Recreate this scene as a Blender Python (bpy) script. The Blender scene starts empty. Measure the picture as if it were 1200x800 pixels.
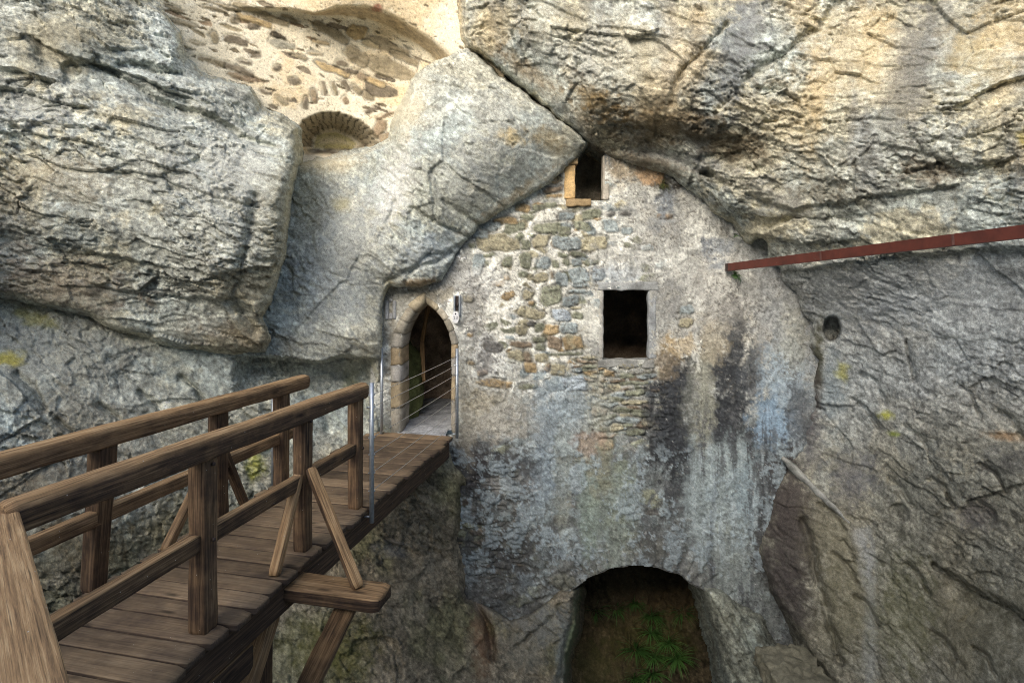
import bpy, math, os, random
import numpy as np
from concurrent.futures import ThreadPoolExecutor

# ------------------------------------------------------------------ scene, camera, light
sc = bpy.context.scene
C = sc.collection
EYE = 2.07                       # camera height above the bridge deck (deck top is z = 0)
F = 690.0                        # focal length in photo pixels (photo 1200 x 800)
HZ = 322.0                       # horizon row in the photo
cam_d = bpy.data.cameras.new('camera')
cam = bpy.data.objects.new('camera', cam_d); C.objects.link(cam)
cam.location = (0, 0, EYE); cam.rotation_euler = (math.pi / 2, 0, 0)
cam_d.sensor_width = 36; cam_d.lens = F / 1200 * 36
cam_d.shift_y = -(400 - HZ) / 1200
cam_d.clip_start = 0.05; cam_d.clip_end = 500
sc.camera = cam

SUN_EL, SUN_AZ = math.radians(28), math.radians(-158)   # high, behind the camera and to its left
w = bpy.data.worlds.new('World'); sc.world = w; w.use_nodes = True
nt = w.node_tree; bg = nt.nodes['Background']
sky = nt.nodes.new('ShaderNodeTexSky'); sky.sky_type = 'NISHITA'; sky.sun_disc = False
sky.sun_elevation = SUN_EL; sky.sun_rotation = SUN_AZ
sky.air_density = 1.0; sky.dust_density = 3.0; sky.ozone_density = 1.0
nt.links.new(sky.outputs[0], bg.inputs[0]); bg.inputs[1].default_value = 0.13
sun_d = bpy.data.lights.new('sun', 'SUN'); sun_d.energy = 1.5; sun_d.angle = math.radians(45)
sun_d.color = (1.0, 0.97, 0.92)
sun = bpy.data.objects.new('sun', sun_d); C.objects.link(sun)
from mathutils import Vector, Matrix
sdir = Vector((math.sin(SUN_AZ) * math.cos(SUN_EL), math.cos(SUN_AZ) * math.cos(SUN_EL), math.sin(SUN_EL)))
sun.rotation_euler = sdir.to_track_quat('Z', 'Y').to_euler()
sun.location = (0, -5, 12)
vs = sc.view_settings
vs.view_transform = 'Standard'; vs.look = 'None'; vs.gamma = 1.0; vs.use_curve_mapping = False
vs.exposure = 1.1
sc.cycles.max_bounces = 6; sc.cycles.diffuse_bounces = 4
sc.cycles.use_denoising = True; sc.cycles.denoiser = 'OPENIMAGEDENOISE'; sc.cycles.denoising_input_passes = 'RGB_ALBEDO_NORMAL'; sc.cycles.denoising_prefilter = 'NONE'; sc.cycles.filter_width = 1.0

STEP = float(os.environ.get('FSTEP', '1.35'))
rng = random.Random(7)

# ------------------------------------------------------------------ numpy noise
f32 = np.float32
_G = np.array([[1,1,0],[-1,1,0],[1,-1,0],[-1,-1,0],[1,0,1],[-1,0,1],[1,0,-1],[-1,0,-1],
               [0,1,1],[0,-1,1],[0,1,-1],[0,-1,-1],[1,1,0],[-1,1,0],[0,-1,1],[0,-1,-1]], f32)
def _hash(ix, iy, iz, seed):
    h = (ix.astype(np.uint32) * np.uint32(0x8da6b343)) ^ (iy.astype(np.uint32) * np.uint32(0xd8163841)) ^ (iz.astype(np.uint32) * np.uint32(0xcb1ab31f))
    h = h + np.uint32((seed * 0x9e3779b1) & 0xffffffff)
    h ^= h >> np.uint32(13); h *= np.uint32(0x5bd1e995); h ^= h >> np.uint32(15)
    h *= np.uint32(0x27d4eb2d); h ^= h >> np.uint32(14)
    return h
def perlin(p, seed=0):
    i = np.floor(p).astype(np.int32); f = (p - i).astype(f32)
    u = f * f * f * (f * (f * 6 - 15) + 10)
    out = None
    res = []
    for dz in (0, 1):
        for dy in (0, 1):
            for dx in (0, 1):
                h = _hash(i[:, 0] + dx, i[:, 1] + dy, i[:, 2] + dz, seed) & np.uint32(15)
                g = _G[h]
                res.append(g[:, 0] * (f[:, 0] - dx) + g[:, 1] * (f[:, 1] - dy) + g[:, 2] * (f[:, 2] - dz))
    x00 = res[0] + u[:, 0] * (res[1] - res[0]); x10 = res[2] + u[:, 0] * (res[3] - res[2])
    x01 = res[4] + u[:, 0] * (res[5] - res[4]); x11 = res[6] + u[:, 0] * (res[7] - res[6])
    y0 = x00 + u[:, 1] * (x10 - x00); y1 = x01 + u[:, 1] * (x11 - x01)
    return y0 + u[:, 2] * (y1 - y0)
def fbm(p, freq, octv=4, seed=0, gain=0.5, ridged=False):
    a = 1.0; s = np.zeros(len(p), f32); t = 0
    for k in range(octv):
        n = perlin(p * f32(freq) + f32(17.3 * k), seed + k)
        if ridged: n = 1 - 2 * np.abs(n) * 1.3
        s += a * n; t += a; a *= gain; freq *= 2.03
    return s / f32(t)
def cells(p, seed=0):
    """nearest and second nearest jittered cell: F1, F2, vector from the nearest centre, hash of the nearest"""
    i = np.floor(p).astype(np.int32)
    n = len(p)
    f1 = np.full(n, 9, f32); f2 = np.full(n, 9, f32); hid = np.zeros(n, np.uint32); vec = np.zeros((n, 3), f32)
    for dz in (-1, 0, 1):
        for dy in (-1, 0, 1):
            for dx in (-1, 0, 1):
                cx = i[:, 0] + dx; cy = i[:, 1] + dy; cz = i[:, 2] + dz
                h = _hash(cx, cy, cz, seed)
                v = np.empty((n, 3), f32)
                v[:, 0] = p[:, 0] - cx - (h & np.uint32(1023)).astype(f32) / 1024
                v[:, 1] = p[:, 1] - cy - ((h >> np.uint32(10)) & np.uint32(1023)).astype(f32) / 1024
                v[:, 2] = p[:, 2] - cz - ((h >> np.uint32(20)) & np.uint32(1023)).astype(f32) / 1024
                d = np.einsum('ij,ij->i', v, v)
                m = d < f1
                f2 = np.where(m, f1, np.minimum(f2, d))
                f1 = np.where(m, d, f1)
                hid = np.where(m, h, hid)
                vec[m] = v[m]
    return np.sqrt(f1), np.sqrt(f2), vec, hid
def rnd(h, k):
    h = (h ^ np.uint32(0x68bc21eb * (k + 1) & 0xffffffff)) * np.uint32(0x5bd1e995)
    h ^= h >> np.uint32(13); h *= np.uint32(0x27d4eb2d); h ^= h >> np.uint32(15)
    return (h & np.uint32(0xffff)).astype(f32) / 65535
def facet(p, seed=0, tilt=1.0):
    """broken-stone relief: every cell is a plane tilted its own way. returns height (cell units), crack distance, hash"""
    a, b, v, h = cells(p, seed)
    g = np.stack([rnd(h, 1), rnd(h, 2), rnd(h, 3)], 1) - 0.5
    return np.einsum('ij,ij->i', v, g) * 1.6 * tilt + (rnd(h, 4) - 0.5) * 0.5, b - a, h
_pool = ThreadPoolExecutor(4)
def pmap(fn, P, *extra, chunk=30000):
    P = np.ascontiguousarray(P, f32)
    n = len(P); cuts = list(range(0, n, chunk))
    rs = list(_pool.map(lambda s: fn(P[s:s + chunk], *[e[s:s + chunk] for e in extra]), cuts))
    if isinstance(rs[0], tuple):
        return tuple(np.concatenate([r[k] for r in rs]) for k in range(len(rs[0])))
    return np.concatenate(rs)
def sm(a, b, x):
    t = np.clip((x - a) / (b - a), 0, 1); return t * t * (3 - 2 * t)
def mix(a, b, t):
    return a + (b - a) * (t[:, None] if np.ndim(a) > 1 or np.ndim(b) > 0 else t)
def lin(r, g, b):
    return np.array([((c / 255 + 0.055) / 1.055) ** 2.4 if c > 10 else c / 255 / 12.92 for c in (r, g, b)], f32)

# ------------------------------------------------------------------ photo-plane helpers (a point of the picture plus its true distance)
def PT(px, py, Y):
    return np.array([(px - 600) / F * Y, Y, EYE + (HZ - py) / F * Y])
def PV(px, py, Y): return Vector(PT(px, py, Y))
def tps(ctrl, X, Yq, lam=1e-3):
    c = np.array(ctrl, float); s = 200.0
    A = c[:, :2] / s; n = len(A)
    d2 = ((A[:, None] - A[None]) ** 2).sum(-1)
    K = np.where(d2 > 0, 0.5 * d2 * np.log(np.maximum(d2, 1e-12)), 0) + lam * np.eye(n)
    M = np.zeros((n + 3, n + 3)); M[:n, :n] = K; M[:n, n] = 1; M[:n, n + 1:] = A; M[n, :n] = 1; M[n + 1:, :n] = A.T
    sol = np.linalg.solve(M, np.concatenate([c[:, 2], [0, 0, 0]]))
    q = np.stack([X.ravel(), Yq.ravel()], 1) / s
    out = np.empty(len(q))
    for k in range(0, len(q), 20000):
        d2 = ((q[k:k + 20000, None] - A[None]) ** 2).sum(-1)
        out[k:k + 20000] = (0.5 * d2 * np.log(np.maximum(d2, 1e-12))) @ sol[:n] + sol[n] + q[k:k + 20000] @ sol[n + 1:]
    return out.reshape(X.shape)
def pdist(poly, X, Y, closed=True):
    """distance to a polyline; for a closed one positive inside"""
    d = np.full(X.shape, 1e9, f32); ins = np.zeros(X.shape, bool)
    n = len(poly)
    for k in range(n if closed else n - 1):
        x0, y0 = poly[k]; x1, y1 = poly[(k + 1) % n]
        dx, dy = x1 - x0, y1 - y0; L = dx * dx + dy * dy + 1e-9
        t = np.clip(((X - x0) * dx + (Y - y0) * dy) / L, 0, 1)
        d = np.minimum(d, (X - x0 - t * dx) ** 2 + (Y - y0 - t * dy) ** 2)
        if closed and y0 != y1:
            ins ^= ((y0 > Y) != (y1 > Y)) & (X < dx * (Y - y0) / (y1 - y0) + x0)
    d = np.sqrt(d)
    return np.where(ins, d, -d) if closed else d
def axis(lo, hi, size, step, coarse=7.0):
    a = []
    x = lo
    while x < hi:
        a.append(x); x += step if -12 <= x <= size + 12 else coarse
    a.append(hi)
    return np.array(a)
def up2(cx, cy, Z, gx, gy):
    """bilinear: coarse grid -> fine grid"""
    ix = np.clip(np.searchsorted(cx, gx) - 1, 0, len(cx) - 2); iy = np.clip(np.searchsorted(cy, gy) - 1, 0, len(cy) - 2)
    tx = (gx - cx[ix]) / (cx[ix + 1] - cx[ix]); ty = (gy - cy[iy]) / (cy[iy + 1] - cy[iy])
    a = Z[iy][:, ix] * (1 - tx) + Z[iy][:, ix + 1] * tx
    b = Z[iy + 1][:, ix] * (1 - tx) + Z[iy + 1][:, ix + 1] * tx
    return a * (1 - ty[:, None]) + b * ty[:, None]

# ------------------------------------------------------------------ object helpers
def tag(o, label=None, cat=None, group=None, kind=None):
    if label: o['label'] = label
    if cat: o['category'] = cat
    if group: o['group'] = group
    if kind: o['kind'] = kind
    return o
def empty(name, loc=(0, 0, 0)):
    o = bpy.data.objects.new(name, None); C.objects.link(o); o.location = loc; o.empty_display_size = 0.2
    return o
def link_mesh(name, verts, faces, mat, parent=None, col=None, attrs=None, smooth=True):
    """verts (n,3), faces (m,4) or list; optional per-vertex colour and float attributes"""
    me = bpy.data.meshes.new(name)
    verts = np.asarray(verts, f32)
    if isinstance(faces, np.ndarray):
        me.vertices.add(len(verts)); me.vertices.foreach_set('co', verts.ravel())
        k = faces.shape[1]; m = len(faces)
        me.loops.add(m * k); me.loops.foreach_set('vertex_index', faces.astype(np.int32).ravel())
        me.polygons.add(m); me.polygons.foreach_set('loop_start', np.arange(0, m * k, k, dtype=np.int32))
        me.polygons.foreach_set('use_smooth', np.full(m, smooth))
        me.update(calc_edges=True); me.validate()
    else:
        me.from_pydata([tuple(map(float, v)) for v in verts], [], faces)
        me.polygons.foreach_set('use_smooth', np.full(len(me.polygons), smooth)); me.update()
    if col is not None:
        a = me.attributes.new('Col', 'FLOAT_COLOR', 'POINT')
        c4 = np.ones((len(verts), 4), f32); c4[:, :3] = col; a.data.foreach_set('color', c4.ravel())
    for k, v in (attrs or {}).items():
        v = np.asarray(v, f32)
        a = me.attributes.new(k, 'FLOAT_VECTOR' if v.ndim == 2 else 'FLOAT', 'POINT')
        a.data.foreach_set('vector' if v.ndim == 2 else 'value', v.ravel())
    o = bpy.data.objects.new(name, me); C.objects.link(o)
    me.materials.append(mat)
    if parent:
        o.parent = parent; o.matrix_parent_inverse = Matrix.Translation(-Vector(parent.location))
    return o

# ------------------------------------------------------------------ materials
def newmat(name):
    m = bpy.data.materials.new(name); m.use_nodes = True
    return m, m.node_tree, m.node_tree.nodes['Principled BSDF']
def N(t, typ, **kw):
    n = t.nodes.new(typ)
    for k, v in kw.items():
        if k in n.inputs.keys(): n.inputs[k].default_value = v
        else: setattr(n, k, v)
    return n
def stone_mat(name, f1=28.0, f2=95.0, bump=0.5, dist=0.012, rough=0.92, var=0.42):
    m, t, b = newmat(name)
    at = N(t, 'ShaderNodeAttribute', attribute_name='Col'); geo = N(t, 'ShaderNodeNewGeometry')
    n1 = N(t, 'ShaderNodeTexNoise', Scale=f1, Detail=4.0, Roughness=0.65)
    n2 = N(t, 'ShaderNodeTexNoise', Scale=f2, Detail=2.0, Roughness=0.7)
    for n in (n1, n2): t.links.new(geo.outputs['Position'], n.inputs['Vector'])
    add = N(t, 'ShaderNodeMath', operation='ADD'); t.links.new(n1.outputs[0], add.inputs[0]); t.links.new(n2.outputs[0], add.inputs[1])
    mr = N(t, 'ShaderNodeMapRange'); t.links.new(add.outputs[0], mr.inputs[0])
    mr.inputs[1].default_value = 0.7; mr.inputs[2].default_value = 1.3
    mr.inputs[3].default_value = 1 - var; mr.inputs[4].default_value = 1 + var
    mul = N(t, 'ShaderNodeVectorMath', operation='SCALE'); t.links.new(at.outputs['Color'], mul.inputs[0]); t.links.new(mr.outputs[0], mul.inputs['Scale'])
    t.links.new(mul.outputs[0], b.inputs['Base Color'])
    bp = N(t, 'ShaderNodeBump', Strength=bump, Distance=dist); t.links.new(add.outputs[0], bp.inputs['Height'])
    t.links.new(bp.outputs[0], b.inputs['Normal'])
    b.inputs['Roughness'].default_value = rough; b.inputs['Specular IOR Level'].default_value = 0.25
    return m
M_ROCK = stone_mat('limestone')
M_PLASTER = stone_mat('rubble_and_plaster', 40.0, 130.0, 0.45, 0.008, 0.95, 0.35)
M_DRESSED = stone_mat('dressed_stone', 30.0, 110.0, 0.4, 0.008, 0.9, 0.32)

def wood_mat(name='weathered_wood', soft=0.0, gain=1.05):
    m, t, b = newmat(name)
    gr = N(t, 'ShaderNodeAttribute', attribute_name='gr'); wr = N(t, 'ShaderNodeAttribute', attribute_name='wear')
    tone = N(t, 'ShaderNodeAttribute', attribute_name='tone')
    mp = N(t, 'ShaderNodeMapping'); mp.inputs['Scale'].default_value = (2.6, 62, 62); t.links.new(gr.outputs['Vector'], mp.inputs[0])
    n1 = N(t, 'ShaderNodeTexNoise', Scale=1.0, Detail=5.0, Roughness=0.7, Distortion=0.25); t.links.new(mp.outputs[0], n1.inputs['Vector'])
    mp2 = N(t, 'ShaderNodeMapping'); mp2.inputs['Scale'].default_value = (4, 240, 240); t.links.new(gr.outputs['Vector'], mp2.inputs[0])
    n2 = N(t, 'ShaderNodeTexNoise', Scale=1.0, Detail=3.0, Roughness=0.6); t.links.new(mp2.outputs[0], n2.inputs['Vector'])
    n3 = N(t, 'ShaderNodeTexNoise', Scale=5.0, Detail=4.0, Roughness=0.6); t.links.new(gr.outputs['Vector'], n3.inputs['Vector'])
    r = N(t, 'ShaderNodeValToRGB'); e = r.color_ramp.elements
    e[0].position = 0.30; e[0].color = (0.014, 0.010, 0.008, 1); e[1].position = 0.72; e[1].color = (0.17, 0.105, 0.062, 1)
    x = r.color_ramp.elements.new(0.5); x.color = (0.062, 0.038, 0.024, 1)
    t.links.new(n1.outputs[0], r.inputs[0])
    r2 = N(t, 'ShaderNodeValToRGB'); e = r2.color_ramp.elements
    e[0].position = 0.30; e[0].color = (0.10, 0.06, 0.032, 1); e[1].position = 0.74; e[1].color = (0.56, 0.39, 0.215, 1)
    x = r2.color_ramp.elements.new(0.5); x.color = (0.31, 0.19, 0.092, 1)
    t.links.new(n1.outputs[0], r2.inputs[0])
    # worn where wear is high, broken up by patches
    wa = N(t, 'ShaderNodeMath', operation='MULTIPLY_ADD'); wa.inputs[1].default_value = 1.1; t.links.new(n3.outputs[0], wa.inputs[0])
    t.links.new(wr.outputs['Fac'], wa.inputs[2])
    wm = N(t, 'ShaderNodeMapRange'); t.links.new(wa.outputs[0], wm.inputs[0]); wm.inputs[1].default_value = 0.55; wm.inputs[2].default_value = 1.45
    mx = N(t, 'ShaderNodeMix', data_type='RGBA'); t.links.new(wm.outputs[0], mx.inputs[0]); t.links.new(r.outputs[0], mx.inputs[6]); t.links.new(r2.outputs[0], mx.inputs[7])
    # thin dark checks along the grain
    ck = N(t, 'ShaderNodeMapRange'); t.links.new(n2.outputs[0], ck.inputs[0]); ck.inputs[1].default_value = 0.30; ck.inputs[2].default_value = 0.46
    ck.inputs[3].default_value = 0.35 + 0.35 * soft; ck.inputs[4].default_value = 1.0
    # knots
    mk = N(t, 'ShaderNodeMapping'); mk.inputs['Scale'].default_value = (2.3, 9, 9); t.links.new(gr.outputs['Vector'], mk.inputs[0])
    vk = N(t, 'ShaderNodeTexVoronoi', Scale=1.0); t.links.new(mk.outputs[0], vk.inputs['Vector'])
    kr = N(t, 'ShaderNodeMapRange'); t.links.new(vk.outputs['Distance'], kr.inputs[0]); kr.inputs[1].default_value = 0.05; kr.inputs[2].default_value = 0.17
    kr.inputs[3].default_value = 0.35 * gain; kr.inputs[4].default_value = gain
    mg = N(t, 'ShaderNodeMath', operation='MULTIPLY'); t.links.new(ck.outputs[0], mg.inputs[0]); t.links.new(kr.outputs[0], mg.inputs[1])
    ml = N(t, 'ShaderNodeMath', operation='MULTIPLY'); t.links.new(mg.outputs[0], ml.inputs[0]); t.links.new(tone.outputs['Fac'], ml.inputs[1])
    sc_ = N(t, 'ShaderNodeVectorMath', operation='SCALE'); t.links.new(mx.outputs[2], sc_.inputs[0]); t.links.new(ml.outputs[0], sc_.inputs['Scale'])
    # pale specks (lime droppings)
    vo = N(t, 'ShaderNodeTexVoronoi', Scale=22.0); t.links.new(gr.outputs['Vector'], vo.inputs['Vector'])
    sp = N(t, 'ShaderNodeMath', operation='LESS_THAN'); sp.inputs[1].default_value = 0.055; t.links.new(vo.outputs['Distance'], sp.inputs[0])
    sx = N(t, 'ShaderNodeMath', operation='GREATER_THAN'); sx.inputs[1].default_value = 0.52; t.links.new(n3.outputs[0], sx.inputs[0])
    sm_ = N(t, 'ShaderNodeMath', operation='MULTIPLY'); t.links.new(sp.outputs[0], sm_.inputs[0]); t.links.new(sx.outputs[0], sm_.inputs[1])
    m2 = N(t, 'ShaderNodeMix', data_type='RGBA'); t.links.new(sm_.outputs[0], m2.inputs[0]); t.links.new(sc_.outputs[0], m2.inputs[6]); m2.inputs[7].default_value = (0.5, 0.48, 0.43, 1)
    t.links.new(m2.outputs[2], b.inputs['Base Color'])
    ad = N(t, 'ShaderNodeMath', operation='MULTIPLY_ADD'); ad.inputs[1].default_value = 0.5; t.links.new(n2.outputs[0], ad.inputs[0]); t.links.new(n1.outputs[0], ad.inputs[2])
    bp = N(t, 'ShaderNodeBump', Strength=0.6, Distance=0.006); t.links.new(ad.outputs[0], bp.inputs['Height']); t.links.new(bp.outputs[0], b.inputs['Normal'])
    b.inputs['Roughness'].default_value = 0.78; b.inputs['Specular IOR Level'].default_value = 0.3
    return m
M_WOOD = wood_mat()
M_DECK = wood_mat('deck_boards', 1.0, 1.15)
for e_ in [n for n in M_DECK.node_tree.nodes if n.type == 'VALTORGB']:
    el = e_.color_ramp.elements
    for x_ in el: x_.color = (x_.color[0] * 0.92, x_.color[1] * 1.04, x_.color[2] * 1.22, 1)
    mid_ = [el[1].color[k] for k in range(3)]
    for x_ in (el[0], el[2]):
        x_.color = [x_.color[k] + (mid_[k] - x_.color[k]) * 0.5 for k in range(3)] + [1]
def simple_mat(name, col, rough=0.6, metal=0.0, var=0.25, scale=14.0, bump=0.15, spots=None):
    m, t, b = newmat(name)
    geo = N(t, 'ShaderNodeNewGeometry')
    n1 = N(t, 'ShaderNodeTexNoise', Scale=scale, Detail=5.0, Roughness=0.65); t.links.new(geo.outputs['Position'], n1.inputs['Vector'])
    mr = N(t, 'ShaderNodeMapRange'); t.links.new(n1.outputs[0], mr.inputs[0]); mr.inputs[1].default_value = 0.3; mr.inputs[2].default_value = 0.7
    mr.inputs[3].default_value = 1 - var; mr.inputs[4].default_value = 1 + var
    s = N(t, 'ShaderNodeVectorMath', operation='SCALE'); s.inputs[0].default_value = col; t.links.new(mr.outputs[0], s.inputs['Scale'])
    last = s.outputs[0]
    if spots:
        n2 = N(t, 'ShaderNodeTexNoise', Scale=scale * 1.7, Detail=6.0, Roughness=0.75); t.links.new(geo.outputs['Position'], n2.inputs['Vector'])
        m2 = N(t, 'ShaderNodeMapRange'); t.links.new(n2.outputs[0], m2.inputs[0]); m2.inputs[1].default_value = spots[1]; m2.inputs[2].default_value = spots[1] + 0.08
        mx = N(t, 'ShaderNodeMix', data_type='RGBA'); t.links.new(m2.outputs[0], mx.inputs[0]); t.links.new(last, mx.inputs[6]); mx.inputs[7].default_value = (*spots[0], 1)
        last = mx.outputs[2]
    t.links.new(last, b.inputs['Base Color'])
    bp = N(t, 'ShaderNodeBump', Strength=bump, Distance=0.004); t.links.new(n1.outputs[0], bp.inputs['Height']); t.links.new(bp.outputs[0], b.inputs['Normal'])
    b.inputs['Roughness'].default_value = rough; b.inputs['Metallic'].default_value = metal
    return m
M_STEEL = simple_mat('galvanised_steel', (0.42, 0.46, 0.50), 0.42, 0.75, 0.2, 30)
M_WIRE = simple_mat('steel_wire', (0.50, 0.48, 0.44), 0.45, 0.5, 0.1, 30)
M_RED = simple_mat('red_oxide_paint', (0.098, 0.022, 0.013), 0.55, 0.0, 0.35, 7, 0.15, ((0.20, 0.12, 0.09), 0.66))
M_RUST = simple_mat('rusty_dark_steel', (0.05, 0.035, 0.03), 0.7, 0.3, 0.4, 25)
M_WHITE = simple_mat('white_enamel', (0.75, 0.76, 0.76), 0.35, 0, 0.05, 30, 0.02)
M_INK = simple_mat('dark_ink', (0.03, 0.03, 0.05), 0.5, 0, 0.05, 30, 0.02)
def leaf_mat(name, c1, c2):
    m, t, b = newmat(name)
    oi = N(t, 'ShaderNodeAttribute', attribute_name='tint'); mx = N(t, 'ShaderNodeMix', data_type='RGBA')
    t.links.new(oi.outputs['Fac'], mx.inputs[0]); mx.inputs[6].default_value = (*c1, 1); mx.inputs[7].default_value = (*c2, 1)
    t.links.new(mx.outputs[2], b.inputs['Base Color']); b.inputs['Roughness'].default_value = 0.5
    return m
M_FERN = leaf_mat('fern_green', (0.030, 0.085, 0.018), (0.11, 0.24, 0.05))
M_TUFT = leaf_mat('dry_tuft', (0.13, 0.10, 0.045), (0.09, 0.14, 0.03))

# ------------------------------------------------------------------ rock relief
def rock_relief(P, dip=20.0, tilt_y=0.0, big=1.0, chip=1.0, stretch=2.3, seed=0, beds=1.0):
    a = math.radians(dip); ca, sa = math.cos(a), math.sin(a)
    R = np.array([[ca, 0, -sa], [0, 1, 0], [sa, 0, ca]], f32)       # bedding runs down to the right by dip degrees
    S = np.array([1.0, 1.0, stretch], f32)
    def fn(p):
        wv = np.stack([fbm(p, 0.9, 3, seed + 1), fbm(p, 0.9, 3, seed + 5), fbm(p, 0.9, 3, seed + 9)], 1)
        q0 = p + 0.14 * wv
        q0 = q0 + 0.030 * np.stack([fbm(p, 4, 2, seed + 21), fbm(p, 4, 2, seed + 25), fbm(p, 4, 2, seed + 29)], 1)
        q0 = q0 @ R.T
        q = q0 * S
        hA, cA, _ = facet(q * np.array([.75, .75, .62], f32), seed + 31)
        hB, cB, iB = facet(q * 1.9 + 3.1, seed + 32)
        hC, cC, iC = facet(q * 6.5 + 7.7, seed + 33)
        hD, cD, iD = facet(q * 17.0 + 1.7, seed + 34)
        low = fbm(p, 0.45, 3, seed + 41)
        pr = (p @ R.T) * np.array([1, 1, 1.9], f32)
        mid = fbm(pr, 3.0, 5, seed + 51, 0.6)
        fine = fbm(pr, 34.0, 3, seed + 61, 0.65)
        amp = sm(-0.25, 0.25, fbm(p, 1.1, 2, seed + 71)) * 0.9 + 0.3      # rough and smooth places
        # bedding: every bed stands out at its foot and is cut back under it
        bed = q0[:, 2] * 3.4 + 0.55 * fbm(p, 0.8, 2, seed + 81) + 0.25 * mid
        bf = bed - np.floor(bed); bid = _hash(np.floor(bed).astype(np.int32), np.floor(q0[:, 0] * 0.9 + 3 * wv[:, 0]).astype(np.int32), np.zeros(len(p), np.int32), seed)
        saw = (1 - bf) * rnd(bid, 2) * sm(0.0, 0.05, bf)
        bed2 = q0[:, 2] * 11.0 + 0.9 * fbm(p, 1.7, 3, seed + 85) + 0.5 * mid
        b2 = bed2 - np.floor(bed2); bid2 = _hash(np.floor(bed2).astype(np.int32), np.floor(q0[:, 0] * 3.0 + 4 * wv[:, 2]).astype(np.int32), np.ones(len(p), np.int32), seed)
        saw2 = (1 - b2) * sm(0.3, 0.8, rnd(bid2, 2)) * sm(0.0, 0.10, b2)
        h = big * (0.24 * low + 0.13 * hA + 0.085 * hB) + chip * amp * (0.060 * hC + 0.030 * hD + 0.020 * fine) + 0.040 * mid + beds * (0.075 * saw + 0.035 * saw2 * amp)
        crack = np.maximum(np.maximum(1 - cB / 0.045, (1 - cC / 0.08) * 0.8 * amp), 0)
        crack = np.maximum(crack, beds * np.maximum((1 - bf / 0.07) * rnd(bid, 2), 0.8 * (1 - b2 / 0.14) * sm(0.3, 0.8, rnd(bid2, 2))))
        crack = np.clip(crack * sm(-0.15, 0.2, fine + mid) * sm(0.35, 0.95, amp), 0, 1)
        h = h - 0.020 * crack * chip
        return h.astype(f32), crack.astype(f32), amp.astype(f32), (0.5 * rnd(iC, 7) + 0.5 * rnd(iD, 8)), (hC + 0.6 * hD + 0.5 * fine).astype(f32)
    return pmap(fn, P)

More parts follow.
